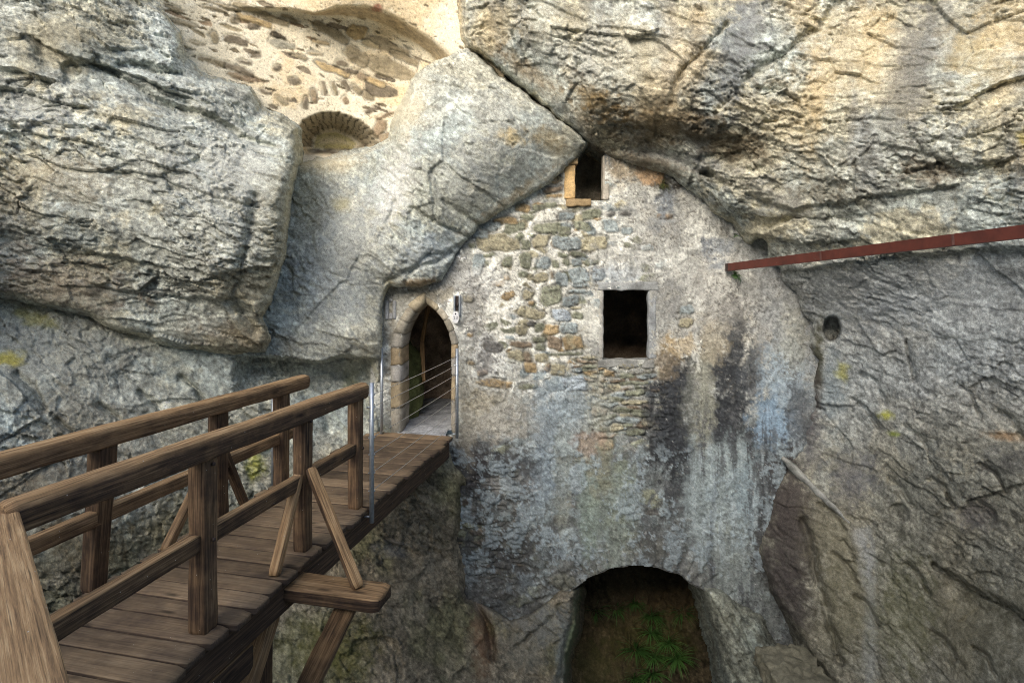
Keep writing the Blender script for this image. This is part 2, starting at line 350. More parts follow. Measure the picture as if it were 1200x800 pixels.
LAY = {}
class Layer:
    """a rock or wall surface given by control distances along the picture, meshed at about one render pixel"""
    def __init__(s, box, ctrl, poly=None, roll=(0.4, 28), k=0.06, keep=-26, holes=(), step=None):
        st = step or STEP
        s.gx = axis(box[0], box[1], 1200, st); s.gy = axis(box[2], box[3], 800, st)
        cx = np.linspace(box[0], box[1], max(8, int((box[1] - box[0]) / 5))); cy = np.linspace(box[2], box[3], max(8, int((box[3] - box[2]) / 5)))
        s.cx, s.cy = cx, cy
        CX, CY = np.meshgrid(cx, cy)
        D = tps(ctrl, CX, CY) if len(ctrl) > 1 else np.full(CX.shape, float(ctrl[0][2]))
        s.D = up2(cx, cy, D, s.gx, s.gy)
        s.X, s.Y = np.meshgrid(s.gx, s.gy)
        s.H, s.W = s.X.shape
        # irregular outlines: the picture coordinates that outlines are measured in wander by a few pixels
        P = np.stack([s.X.ravel() / 60, s.Y.ravel() / 60, np.full(s.X.size, box[0] * .01)], 1).astype(f32)
        wx = pmap(lambda p: fbm(p, 1.0, 4, 201, 0.6), P); wy = pmap(lambda p: fbm(p, 1.0, 4, 211, 0.6), P)
        s.wx = wx.reshape(s.X.shape); s.wy = wy.reshape(s.X.shape)
        P2 = P * f32(5.5)
        s.XW = s.X + 8 * s.wx + 2.6 * pmap(lambda p: fbm(p, 1.0, 3, 221, 0.6), P2).reshape(s.X.shape); s.YW = s.Y + 8 * s.wy + 2.6 * pmap(lambda p: fbm(p, 1.0, 3, 231, 0.6), P2).reshape(s.X.shape)
        s.mask = np.ones(s.X.shape, bool)
        if poly is not None:
            sd = pdist(poly, s.XW, s.YW)
            a, wd = roll
            t = np.clip(1 - sd / wd, 0, 1)
            s.D = s.D + a * (1 - np.sqrt(np.maximum(1 - t * t, 0))) + np.where(sd < 0, -sd * k, 0)
            s.mask &= sd > keep
            s.sd = sd
        for hpoly in holes:
            s.mask &= pdist(hpoly, s.X, s.Y) < 0
    def win(s, pts, m):
        xs = [p[0] for p in pts]; ys = [p[1] for p in pts]
        i0, i1 = np.searchsorted(s.gx, [min(xs) - m, max(xs) + m]); j0, j1 = np.searchsorted(s.gy, [min(ys) - m, max(ys) + m])
        return slice(j0, j1), slice(i0, i1)
    def groove(s, pts, depth, wd, warp=1.0):
        w = s.win(pts, wd * 4 + 12)
        if s.X[w].size == 0: return
        d = pdist(pts, s.X[w] + 9 * warp * s.wx[w], s.Y[w] + 9 * warp * s.wy[w], False)
        s.D[w] += depth * np.exp(-(d / wd) ** 2)
    def ledge(s, pts, depth, below, sharp=2.0):
        """surface steps back by depth under the line (pts run left to right), fading out over `below` pixels"""
        w = s.win(pts, below * 1.4 + 15)
        if s.X[w].size == 0: return
        X = s.XW[w]; Y = s.YW[w]
        yl = np.interp(X, [p[0] for p in pts], [p[1] for p in pts])
        x0, x1 = pts[0][0], pts[-1][0]
        endf = sm(0, 25, X - x0) * sm(0, 25, x1 - X)
        dy = Y - yl
        s.D[w] += endf * depth * sm(-sharp, sharp, dy) * (1 - sm(below * 0.3, below, dy))
    def pit(s, x, y, rx, ry, depth, warp=1.0):
        w = s.win([(x - rx, y - ry), (x + rx, y + ry)], 12)
        r = np.hypot((s.X[w] + 6 * warp * s.wx[w] - x) / rx, (s.Y[w] + 6 * warp * s.wy[w] - y) / ry)
        s.D[w] += depth * (1 - sm(0.55, 1.05, r))
    def points(s):
        U = (s.X - 600) / F; V = (HZ - s.Y) / F
        s.P = np.stack([U * s.D, s.D, EYE + V * s.D], -1)
        return s.P.reshape(-1, 3)
    def normals(s):
        du = np.gradient(s.P, axis=1); dv = np.gradient(s.P, axis=0)
        n = np.cross(du, dv); n /= np.linalg.norm(n, axis=-1, keepdims=True) + 1e-9
        view = np.array([0, 0, EYE]) - s.P
        n *= np.sign((n * view).sum(-1, keepdims=True))
        return n
    def displace(s, h, n=None, soft=True):
        n = s.normals() if n is None else n
        if soft:     # broad normals keep the relief from folding over at steps
            for ax in (0, 1):
                n = (n + np.roll(n, 3, ax) + np.roll(n, -3, ax)) / 3
            n /= np.linalg.norm(n, axis=-1, keepdims=True) + 1e-9
            vd = np.array([0, -1.5, EYE]) - s.P; vd /= np.linalg.norm(vd, axis=-1, keepdims=True)
            h = h.reshape(s.H, s.W) * np.clip(0.25 + 1.1 * (n * vd).sum(-1), 0.3, 1)
            n = 0.3 * n + 0.7 * vd; n /= np.linalg.norm(n, axis=-1, keepdims=True) + 1e-9
        s.P = s.P + n * h.reshape(s.H, s.W, 1)
    def blob(s, col, x, y, rx, ry, c, amt=1.0, ang=0, soft=0.6, nz=None, na=0.8):
        """a patch of another colour (stain, lichen, bare stone, painted light or shade) with a ragged outline"""
        R = max(rx, ry) * 1.7 + 8
        w = s.win([(x, y)], R)
        if s.X[w].size == 0: return
        dx = s.X[w] - x + 10 * s.wx[w]; dy = s.Y[w] - y + 10 * s.wy[w]
        a = math.radians(ang); u = dx * math.cos(a) + dy * math.sin(a); v = -dx * math.sin(a) + dy * math.cos(a)
        r = np.hypot(u / rx, v / ry)
        if nz is not None: r = r + na * nz[w]
        m = amt * (1 - sm(1 - soft, 1 + soft * 0.4, r))
        cc = col[w]
        col[w] = cc + (np.asarray(c, f32) - cc) * m[..., None]
    def mesh(s, name, mat, col, parent=None):
        idx = np.arange(s.H * s.W).reshape(s.H, s.W)
        q = np.stack([idx[:-1, :-1], idx[1:, :-1], idx[1:, 1:], idx[:-1, 1:]], -1)
        m = s.mask[:-1, :-1] & s.mask[1:, :-1] & s.mask[1:, 1:] & s.mask[:-1, 1:]
        q = q[m]
        used = np.zeros(s.H * s.W, bool); used[q.ravel()] = True
        re = np.cumsum(used) - 1
        return link_mesh(name, s.P.reshape(-1, 3)[used], re[q], mat, parent, np.clip(col.reshape(-1, 3)[used], 0.004, 0.85))
    def depth_at(s, x, y):
        i = int(np.argmin(abs(s.gx - x))); j = int(np.argmin(abs(s.gy - y)))
        return float(s.P[max(0, j - 2):j + 3, max(0, i - 2):i + 3, 1].min())
    def field(s, fx, fy, octv, seed, gain=0.6):
        """noise laid on the surface: stretched by fx, fy cycles per metre"""
        P = s.P0 * np.array([fx, (fx + fy) / 2, fy], f32)
        return pmap(lambda p: fbm(p, 1.0, octv, seed, gain), P).reshape(s.H, s.W)

def limestone_colour(L, crack, amp, idc, hc, seed, warm=0.3, dark=0.25, blue=0.3):
    p = L.P0
    def fn(p):
        return (fbm(p, 0.7, 4, seed), fbm(p, 1.9, 5, seed + 7, 0.6), fbm(p, 2.6 * np.array([1, 1, .6], f32), 5, seed + 13, 0.65),
                fbm(p, 9.0, 4, seed + 19, 0.65), fbm(p, 1.2, 3, seed + 23), fbm(p, 26.0, 3, seed + 27, 0.7))
    a, b, c, d, e, f = pmap(fn, p)
    col = np.tile(np.array([0.44, 0.43, 0.385], f32), (len(p), 1))
    col = mix(col, np.array([0.55, 0.54, 0.49], f32), sm(-0.1, 0.35, b + 0.3 * d))
    col = mix(col, np.array([0.385, 0.425, 0.425], f32), blue * sm(-0.15, 0.12, a + 0.3 * b))
    col = mix(col, np.array([0.52, 0.425, 0.265], f32), warm * sm(-0.02, 0.16, e + 0.4 * d))
    col = mix(col, np.array([0.13, 0.125, 0.105], f32), dark * sm(0.05, 0.3, c + 0.45 * d))
    col = mix(col, np.array([0.09, 0.085, 0.07], f32), 0.55 * dark * 2 * sm(0.12, 0.34, d + 0.25 * c))
    col *= (0.60 + 0.72 * idc)[:, None] * np.clip(1 + 1.1 * d + 1.0 * f, 0.35, 1.75)[:, None]
    col = mix(col, np.array([0.075, 0.062, 0.048], f32), np.clip(crack * 1.2, 0, 1) * 0.55)
    col *= np.array([0.955, 1.0, 0.965], f32)
    return np.clip(col, 0, 0.8).reshape(L.H, L.W, 3), b.reshape(L.H, L.W), d.reshape(L.H, L.W)

# ================================================================== THE ROCK
# --- left cliff: big bulge of grey limestone that overhangs the bridge
def build_left_bulge():
    poly = [(-400, 330), (-150, 335), (0, 347), (60, 362), (105, 372), (130, 390), (200, 405), (262, 416), (312, 413), (318, 395), (310, 372), (322, 335), (333, 290),
            (338, 230), (346, 190), (348, 152), (330, 140), (303, 132), (292, 108), (268, 100), (235, 92), (212, 74), (206, 38), (175, 0), (120, -90), (60, -260), (-400, -260)]
    ctrl = [(200, 270, 6.05), (100, 270, 5.9), (0, 200, 5.8), (0, 300, 5.85), (60, 350, 6.1), (100, 100, 6.0), (0, 60, 5.9), (0, -120, 6.2), (200, 60, 6.6), (170, 10, 6.9), (120, 0, 6.5), (320, 200, 6.4), (335, 160, 6.7),
            (300, 140, 6.8), (260, 120, 6.6), (230, 400, 6.65), (150, 370, 6.4), (310, 330, 6.5), (300, 400, 6.8), (260, 330, 6.25), (-200, 250, 4.6), (-200, 50, 5.2), (-350, 150, 4.0), (-350, 330, 4.3), (230, 200, 6.15)]
    L = Layer((-330, 375, -190, 450), ctrl, poly, (0.26, 14), 0.22)
    L.ledge([(30, 38), (60, 56), (115, 76), (170, 92), (235, 120)], 0.12, 55)
    L.groove([(112, 74), (160, 102), (200, 126), (240, 138), (285, 158), (320, 170)], 0.10, 4)
    L.groove([(140, 76), (180, 78), (235, 92)], 0.12, 6)
    L.ledge([(-40, 95), (20, 108), (60, 120), (120, 128)], 0.07, 40)
    L.ledge([(0, 140), (60, 160), (110, 168), (170, 200)], 0.05, 45)
    L.groove([(300, 230), (285, 300), (272, 350), (300, 385)], 0.10, 7)
    L.ledge([(-20, 255), (60, 280), (120, 300), (200, 310)], 0.05, 50)
    L.ledge([(100, 330), (160, 345), (240, 350), (300, 345)], 0.07, 40)
    L.pit(86, 84, 14, 16, 0.10, 2.5)
    L.P0 = L.points().astype(f32)
    h, cr, am, idc, hc = rock_relief(L.P0, 14, big=0.75, chip=0.66, stretch=2.4, seed=11, beds=0.38)
    col, b, d = limestone_colour(L, cr, am, idc, hc, 101, warm=0.45, dark=0.34, blue=0.5)
    L.displace(h)
    T = np.array([0.33, 0.28, 0.19], f32)
    for x, y, rx, ry, c, a in [(70, 50, 90, 40, (0.15, 0.14, 0.10), .5), (60, 330, 120, 36, (0.25, 0.185, 0.12), .55), (210, 110, 70, 30, (0.40, 0.41, 0.37), .5), (260, 210, 80, 70, (0.50, 0.51, 0.47), .45),
                               (330, 250, 22, 120, (0.36, 0.33, 0.22), .5), (80, 210, 60, 30, (0.5, 0.42, 0.28), .35), (40, 130, 60, 30, (.42, .43, .41), .4), (270, 395, 60, 20, (.22, .17, .11), .5), (10, 250, 60, 50, (.27, .24, .19), .4)]:
        L.blob(col, x, y, rx, ry, c, a, 10, 0.8, d, 0.9)
    return tag(L.mesh('cliff', M_ROCK, col), kind='structure')
build_left_bulge()

# --- recessed rock, the pointed block beside the top window, and the rock under the bridge
def build_recess():
    poly = [(-400, 330), (150, 330), (290, 330), (322, 250), (338, 196), (372, 188), (430, 182), (462, 168), (474, 130), (486, 98), (520, 72), (546, 56), (590, 90), (640, 128), (688, 165), (676, 184), (656, 205), (606, 238),
            (562, 262), (546, 284), (532, 300), (516, 330), (494, 336), (456, 333), (449, 350), (446, 420), (445, 500), (445, 520), (520, 522), (545, 562), (540, 640), (548, 700), (600, 726),
            (636, 712), (656, 693), (676, 692), (673, 730), (660, 790), (650, 960), (-400, 960)]
    ctrl = [(400, 280, 7.4), (345, 300, 7.45), (345, 200, 7.95), (400, 200, 7.85), (440, 195, 7.7), (430, 390, 7.35), (450, 300, 7.4), (370, 400, 7.3), (310, 400, 7.1), (445, 350, 7.65),
            (480, 110, 7.5), (545, 65, 7.45), (600, 100, 7.35), (680, 165, 7.52), (600, 160, 7.2), (630, 185, 7.45), (550, 235, 7.42), (470, 170, 7.42), (500, 200, 7.32), (500, 290, 7.5), (470, 320, 7.5), (530, 280, 7.66), (672, 186, 7.68), (656, 203, 7.68), (606, 234, 7.66), (565, 256, 7.64), (550, 275, 7.66),
            (200, 450, 6.75), (0, 370, 6.05), (0, 450, 5.7), (0, 540, 5.45), (100, 420, 6.25), (100, 640, 5.7), (300, 490, 7.1), (420, 450, 7.75), (440, 480, 7.85), (330, 560, 7.2),
            (400, 650, 7.15), (340, 800, 6.5), (450, 560, 7.5), (530, 545, 7.75), (535, 640, 7.62), (545, 720, 7.5), (620, 740, 7.55), (660, 700, 7.75), (650, 800, 7.35), (500, 800, 6.7), (450, 700, 7.0), (400, 950, 5.9), (650, 950, 6.8),
            (-250, 500, 4.5), (-300, 800, 4.2), (0, 800, 5.4), (200, 950, 5.3), (200, 700, 6.2)]
    L = Layer((-330, 715, 30, 930), ctrl, poly, (0.10, 6), 0.16, -20)
    # lip along the foot of the recess: the rock above it stands out
    L.ledge([(270, 416), (345, 420), (375, 424), (410, 418), (445, 420)], 0.42, 60)
    L.groove([(546, 56), (560, 250)], 0.0, 5)
    L.groove([(450, 330), (478, 318), (510, 310), (545, 284)], 0.05, 3)
    L.groove([(474, 330), (500, 300), (528, 298)], 0.04, 3)
    L.groove([(480, 246), (520, 262), (548, 276)], 0.06, 2.5)
    L.groove([(462, 238), (452, 262), (470, 284)], 0.05, 3)
    L.groove([(520, 236), (560, 262)], 0.06, 3)
    L.groove([(548, 690), (560, 712), (572, 738), (575, 770)], 0.20, 5)
    L.groove([(540, 570), (538, 650), (548, 700)], 0.20, 5)
    L.ledge([(440, 640), (455, 636), (475, 640), (500, 650)], 0.10, 20)
    L.groove([(600, 760), (625, 740), (645, 726)], 0.06, 3)
    L.ledge([(400, 752), (440, 745), (470, 748)], 0.10, 30)
    L.groove([(676, 700), (668, 740), (655, 800)], 0.10, 4)
    for k in range(9):
        x = 20 + 48 * k; y = 440 + (k * 53) % 70
        L.groove([(x, y), (x + 20, y + 16), (x + 30, y + 40)], 0.07, 4)
    L.P0 = L.points().astype(f32)
    h, cr, am, idc, hc = rock_relief(L.P0, 38, big=0.5, chip=0.72, stretch=1.8, seed=23, beds=0.35)
    X, Y = L.X.ravel(), L.Y.ravel()
    # the pale recess and block are smoother than the broken rock lower down
    smooth = np.exp(-(((X - 410) / 75) ** 2 + ((Y - 290) / 130) ** 2)) + np.exp(-(((X - 560) / 110) ** 2 + ((Y - 170) / 110) ** 2))
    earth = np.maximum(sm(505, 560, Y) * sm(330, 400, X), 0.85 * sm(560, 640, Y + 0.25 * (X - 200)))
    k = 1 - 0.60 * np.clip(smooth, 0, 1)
    edge = np.clip(1 - L.sd.ravel() / 40, 0, 1)
    L.displace((h * k * (1 - 0.35 * edge)).astype(f32))
    col, b, d = limestone_colour(L, cr * k, am, idc, hc, 131, warm=0.25, dark=0.22, blue=0.7)
    c2 = col.reshape(-1, 3)
    lum = c2.mean(1, keepdims=True) / 0.4
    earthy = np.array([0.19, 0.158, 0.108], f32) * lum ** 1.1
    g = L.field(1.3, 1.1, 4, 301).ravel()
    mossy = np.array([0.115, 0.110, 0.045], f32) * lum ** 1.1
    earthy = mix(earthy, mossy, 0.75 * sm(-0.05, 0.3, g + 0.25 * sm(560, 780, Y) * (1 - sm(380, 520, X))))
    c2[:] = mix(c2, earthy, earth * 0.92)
    for x, y, rx, ry, c, a, ang in [(400, 300, 60, 110, (.45, .48, .47), .55, 10), (465, 215, 24, 55, (.66, .66, .61), .75, 15), (480, 130, 22, 40, (.58, .52, .37), .7, 20), (600, 160, 70, 50, (.34, .34, .30), .5, 30), (545, 200, 50, 50, (.40, .42, .40), .5, 0),  # pointed block: left flank painted bright, right side grey, as lit from left
                                    (640, 165, 30, 14, (.42, .33, .17), .6, 30), (600, 160, 16, 11, (.58, .45, .22), .7, 20), (500, 295, 45, 28, (.42, .47, .49), .6, -25), (600, 232, 70, 8, (.33, .25, .13), .5, -35), (360, 230, 20, 60, (.38, .34, .2), .45, 0),
                                    (400, 240, 14, 12, (.5, .42, .18), .5, 0), (380, 190, 50, 12, (.55, .46, .28), .6, 0), (455, 345, 8, 25, (.42, .38, .2), .5, 0), (492, 332, 30, 5, (.3, .2, .09), .7, 0),
                                    (60, 400, 100, 60, (.40, .40, .35), .5, 0), (8, 420, 26, 10, (.5, .43, .06), .75, 0), (40, 372, 30, 10, (.42, .38, .06), .5, 20), (60, 560, 120, 60, (.20, .17, .12), .7, 0), (110, 500, 80, 40, (.32, .29, .22), .5, 20),
                                    (300, 545, 14, 22, (.40, .40, .05), .75, 20), (280, 470, 60, 40, (.36, .37, .32), .4, 0), (410, 455, 10, 26, (.42, .40, .1), .5, 0), (395, 445, 50, 30, (.38, .41, .39), .5, 0), (350, 560, 25, 30, (.30, .30, .2), .4, 0),
                                    (210, 610, 60, 40, (.17, .155, .09), .7, 0), (100, 640, 60, 40, (.13, .105, .06), .7, 0), (20, 600, 60, 50, (.16, .125, .08), .6, 0),
                                    (565, 745, 14, 55, (.20, .115, .065), .7, 0), (460, 645, 22, 12, (.26, .25, .23), .6, 0), (620, 750, 40, 45, (.16, .16, .13), .6, 0), (640, 730, 30, 25, (.20, .21, .20), .6, 0), (390, 760, 60, 40, (.12, .12, .03), .6, 0), (660, 760, 10, 60, (.2, .23, .22), .6, 8), (670, 745, 6, 60, (.14, .18, .09), .7, 8), (585, 715, 34, 22, (.21, .20, .17), .6, 20), (575, 690, 30, 20, (.2, .195, .18), .6, 0)]:
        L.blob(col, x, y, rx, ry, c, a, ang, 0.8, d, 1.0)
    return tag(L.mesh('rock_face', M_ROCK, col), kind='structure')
build_recess()

# --- right-hand overhang and the rock wall under it
def build_right():
    poly = [(543, -260), (543, 20), (549, 54), (600, 94), (640, 124), (690, 168), (716, 183), (760, 197), (790, 207), (806, 224), (822, 231), (838, 252), (860, 264), (872, 283), (886, 288), (896, 306), (913, 313), (916, 330), (932, 340), (936, 366), (951, 380), (947, 402), (959, 424), (951, 448), (956, 474), (940, 496), (943, 520),
            (922, 540), (906, 580), (888, 640), (902, 690), (932, 740), (962, 800), (1000, 960), (1650, 960), (1650, -260)]
    ctrl = [(560, 0, 7.3), (550, 50, 7.5), (640, 30, 6.95), (640, 110, 7.4), (700, 60, 6.8), (700, 120, 7.0), (700, 155, 7.4), (760, 170, 7.4), (800, 50, 6.65), (800, 120, 6.65), (800, 160, 7.05), (800, 190, 7.4), (880, 180, 6.8),
            (860, 240, 7.2), (880, 280, 7.5), (950, 230, 6.7), (940, 300, 7.1), (940, 360, 7.6), (1000, 80, 6.2), (1000, 200, 6.2), (1000, 300, 6.6), (960, 410, 7.65), (1040, 400, 6.8), (950, 500, 7.8), (1000, 500, 7.3), (925, 540, 7.85), (1000, 610, 7.0),
            (1100, 300, 5.95), (1100, 200, 5.7), (1200, 100, 5.3), (1200, 260, 5.25), (1200, 400, 5.4), (1200, 600, 5.3), (1200, 800, 4.9), (1100, 500, 6.2), (1100, 700, 6.0), (1020, 800, 6.5), (900, 640, 7.75), (940, 700, 7.3), (965, 790, 6.9), (910, 590, 7.75),
            (1000, -150, 6.7), (700, -150, 6.9), (1300, -150, 5.4), (1450, 200, 3.9), (1450, 600, 3.9), (1450, 850, 3.7), (1200, 930, 4.6), (1000, 930, 6.2), (545, -150, 7.6), (745, 192, 7.64), (820, 232, 7.64), (600, 92, 7.55), (905, 308, 7.66), (780, 200, 7.64), (860, 262, 7.66), (700, 172, 7.64)]
    L = Layer((480, 1520, -190, 930), ctrl, poly, (0.12, 8), 0.06, -22)
    L.ledge([(900, 322), (960, 312), (1040, 300), (1200, 288), (1400, 260)], 0.09, 130)
    L.ledge([(690, 150), (740, 142), (790, 150), (830, 162), (880, 158)], 0.08, 50)
    L.groove([(700, 172), (760, 178), (800, 190), (850, 215), (900, 240)], 0.06, 5)
    L.groove([(850, 30), (830, 55), (800, 85), (786, 120)], 0.09, 5)
    L.groove([(990, 0), (965, 30), (925, 60), (880, 90)], 0.10, 6)
    L.ledge([(1090, 130), (1130, 118), (1180, 96), (1240, 80)], 0.08, 40)
    L.ledge([(1050, 205), (1100, 190), (1140, 195), (1200, 180)], 0.08, 40)
    L.ledge([(860, 225), (930, 245), (1000, 232), (1060, 225), (1140, 214)], 0.08, 50)
    L.ledge([(820, 250), (870, 272), (940, 285), (1010, 280)], 0.10, 30)
    L.pit(976, 387, 11, 15, 0.5, 2.2); L.pit(892, 291, 11, 13, 0.45, 2.2); L.pit(832, 203, 9, 6, 0.15, 2); L.pit(1143, 604, 26, 20, 0.05, 4); L.pit(1050, 603, 14, 12, 0.06, 4)
    L.groove([(1060, 400), (1066, 420), (1075, 445)], 0.10, 3)
    L.ledge([(1100, 665), (1150, 695), (1200, 725), (1260, 750)], 0.14, 60)
    L.groove([(1095, 660), (1150, 693), (1205, 727)], 0.10, 3)
    # rounded shoulder under the gutter, split from the wall by a diagonal cleft
    L.groove([(884, 660), (905, 700), (935, 745), (965, 790), (980, 830)], 0.16, 6)
    L.groove([(940, 610), (952, 660), (968, 720), (985, 775)], 0.12, 5)
    for i, (x, y) in enumerate([(1010, 440), (1060, 500), (1120, 450), (1090, 560), (1040, 560), (1150, 540), (1060, 660), (1090, 740), (1140, 760), (1000, 470), (1170, 480), (975, 650), (1000, 700), (960, 590)]):
        L.groove([(x, y), (x + 16, y + 10), (x + 30, y + 34)], 0.07, 3)
    L.P0 = L.points().astype(f32)
    h, cr, am, idc, hc = rock_relief(L.P0, 20, big=0.65, chip=0.78, stretch=1.9, seed=37, beds=0.35)
    X, Y = L.X.ravel(), L.Y.ravel()
    low = sm(285, 330, Y + 0.12 * (X - 1000))
    edge = np.clip(1 - L.sd.ravel() / 40, 0, 1)
    L.displace((h * (1 - 0.35 * low) * (1 - 0.3 * edge)).astype(f32))
    LAY['right'] = L
    col, b, d = limestone_colour(L, cr, am, idc, hc, 171, warm=0.5, dark=0.34, blue=0.5)
    c2 = col.reshape(-1, 3)
    lum = c2.mean(1, keepdims=True) / 0.4
    # water streaks run down the upper rock
    st = L.field(2.6, 0.35, 4, 401)
    up = (1 - sm(200, 300, L.Y)).ravel()
    c2[:] = mix(c2, np.array([0.185, 0.19, 0.185], f32) * lum, (up * 0.6 * sm(0.05, 0.3, st.ravel())).astype(f32))
    warm = L.field(0.9, 0.6, 4, 411).ravel()
    c2[:] = mix(c2, np.array([0.56, 0.44, 0.25], f32) * lum, (up * 0.55 * sm(0.02, 0.3, warm)).astype(f32))
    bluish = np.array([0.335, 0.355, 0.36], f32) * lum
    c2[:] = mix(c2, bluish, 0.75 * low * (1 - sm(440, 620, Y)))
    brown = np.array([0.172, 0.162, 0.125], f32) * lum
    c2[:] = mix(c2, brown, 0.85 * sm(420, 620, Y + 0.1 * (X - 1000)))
    for x, y, rx, ry, c, a, ang in [(862, 70, 32, 85, (.17, .18, .18), .8, 8), (690, 60, 60, 40, (.48, .48, .43), .5, 0), (740, 60, 50, 40, (.52, .47, .33), .4, 0), (1060, 110, 40, 90, (.16, .15, .13), .55, 8), (1000, 60, 60, 60, (.5, .42, .27), .45, 0), (930, 130, 40, 60, (.52, .44, .29), .5, 0),
                                    (1150, 60, 60, 60, (.44, .37, .22), .5, 0), (1140, 20, 30, 30, (.2, .18, .13), .5, 0), (580, 30, 30, 30, (.40, .33, .2), .5, 0), (620, 85, 60, 12, (.3, .22, .12), .5, 36),
                                    (700, 120, 44, 22, (.20, .135, .05), .8, 30), (770, 140, 75, 20, (.17, .115, .05), .7, 5), (740, 160, 60, 18, (.12, .09, .045), .65, 12), (830, 160, 60, 24, (.10, .08, .05), .75, 5), (870, 175, 40, 26, (.12, .09, .05), .65, 0), (800, 190, 60, 12, (.42, .41, .38), .6, 8),
                                    (760, 190, 60, 9, (.15, .115, .065), .7, 15), (900, 230, 60, 20, (.38, .36, .31), .5, 20), (950, 190, 60, 30, (.42, .38, .28), .4, 0), (960, 225, 50, 16, (.13, .11, .07), .6, 0), (1090, 200, 40, 18, (.2, .15, .09), .6, 0),
                                    (1000, 350, 60, 50, (.27, .29, .30), .5, 0), (1120, 340, 80, 40, (.30, .32, .325), .5, 0), (1060, 360, 50, 30, (.25, .28, .30), .4, 0), (975, 450, 20, 40, (.24, .29, .31), .6, 0), (958, 420, 8, 60, (.07, .065, .03), .8, 3), (952, 480, 10, 50, (.07, .055, .05), .8, 4),
                                    (985, 437, 9, 14, (.36, .34, .08), .7, 0), (1040, 487, 10, 6, (.42, .42, .03), .85, 0), (1044, 508, 7, 4, (.25, .3, .04), .8, 0), (1180, 508, 26, 7, (.38, .24, .12), .6, 10), (1190, 540, 40, 20, (.10, .095, .09), .5, 0), (1140, 60, 20, 40, (.5, .4, .2), .3, 0), (1197, 160, 8, 12, (.3, .24, .04), .7, 0),
                                    (1015, 660, 10, 44, (.33, .345, .34), .85, -6), (1020, 740, 10, 80, (.29, .30, .28), .8, 0), (1005, 632, 9, 18, (.34, .35, .34), .85, -20), (925, 620, 40, 90, (.05, .043, .038), .9, -14), (930, 700, 26, 60, (.05, .044, .04), .85, -30), (950, 520, 16, 40, (.10, .10, .105), .7, 0), (880, 30, 20, 60, (.20, .205, .20), .7, 10), (1075, 60, 26, 80, (.17, .165, .145), .7, 6), (960, 110, 22, 80, (.54, .43, .25), .55, 10), (1030, 40, 20, 60, (.53, .42, .24), .5, 10), (1180, 40, 40, 40, (.5, .39, .21), .5, 0), (640, 20, 60, 30, (.46, .41, .29), .4, 0), (925, 600, 36, 70, (.065, .055, .05), .85, -15), (915, 680, 30, 50, (.06, .052, .048), .8, -25), (975, 640, 36, 60, (.20, .185, .125), .6, -20), (1000, 560, 30, 40, (.12, .12, .13), .6, 30), (1143, 604, 28, 22, (.11, .10, .095), .7, 0), (990, 720, 40, 60, (.17, .16, .10), .5, 0), (1150, 740, 90, 70, (.11, .10, .06), .5, 20), (1060, 720, 40, 80, (.13, .13, .065), .5, 0)]:  # one dark patch far right paints the shadow of a lump
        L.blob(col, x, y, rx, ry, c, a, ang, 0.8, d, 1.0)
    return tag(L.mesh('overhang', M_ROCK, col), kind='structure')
build_right()

# --- rock shoulder right of the low arch
def build_shoulder():
    poly = [(822, 684), (844, 692), (870, 706), (892, 720), (905, 752), (935, 792), (990, 960), (862, 960), (851, 800), (838, 745)]
    ctrl = [(815, 690, 7.8), (840, 700, 7.68), (880, 720, 7.6), (900, 780, 7.3), (860, 760, 7.35), (840, 800, 7.5), (930, 800, 7.1), (860, 950, 7.0), (980, 950, 6.6), (825, 740, 7.75)]
    L = Layer((775, 1010, 650, 930), ctrl, poly, (0.3, 16), 0.06, -16)
    L.groove([(830, 730), (850, 770), (875, 820)], 0.08, 3); L.groove([(858, 720), (880, 760), (905, 800)], 0.07, 3)
    L.P0 = L.points().astype(f32)
    h, cr, am, idc, hc = rock_relief(L.P0, 60, big=0.5, chip=1.0, stretch=2.2, seed=53)
    L.displace((h * 0.7).astype(f32))
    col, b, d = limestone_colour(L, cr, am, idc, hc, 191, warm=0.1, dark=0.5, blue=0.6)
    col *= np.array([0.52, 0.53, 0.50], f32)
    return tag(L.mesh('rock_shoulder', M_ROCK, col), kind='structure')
build_shoulder()

# --- earth slope in the cave behind the low arch
def cave_depth(px, py):
    r = ((px - 745) / 150) ** 2 + ((py - 790) / 150) ** 2
    return 9.75 - 0.75 * (py - 700) / 100 - 0.9 * np.clip(r - 0.35, 0, 1.6)
def build_cave():
    xs = np.linspace(560, 930, 10); ys = np.linspace(620, 950, 9)
    ctrl = [(x, y, max(7.95, float(cave_depth(x, y)))) for x in xs for y in ys]
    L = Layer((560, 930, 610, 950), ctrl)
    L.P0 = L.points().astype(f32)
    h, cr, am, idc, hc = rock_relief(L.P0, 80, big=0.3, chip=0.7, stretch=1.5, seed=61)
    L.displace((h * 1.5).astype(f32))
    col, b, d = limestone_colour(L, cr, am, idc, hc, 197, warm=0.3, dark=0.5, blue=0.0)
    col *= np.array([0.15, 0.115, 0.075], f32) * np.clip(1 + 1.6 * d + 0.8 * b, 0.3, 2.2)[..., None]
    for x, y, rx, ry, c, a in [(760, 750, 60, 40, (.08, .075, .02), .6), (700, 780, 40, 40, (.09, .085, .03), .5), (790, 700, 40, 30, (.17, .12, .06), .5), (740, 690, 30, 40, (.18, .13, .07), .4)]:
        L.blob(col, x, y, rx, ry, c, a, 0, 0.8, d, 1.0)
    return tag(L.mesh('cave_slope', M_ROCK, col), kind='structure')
build_cave()

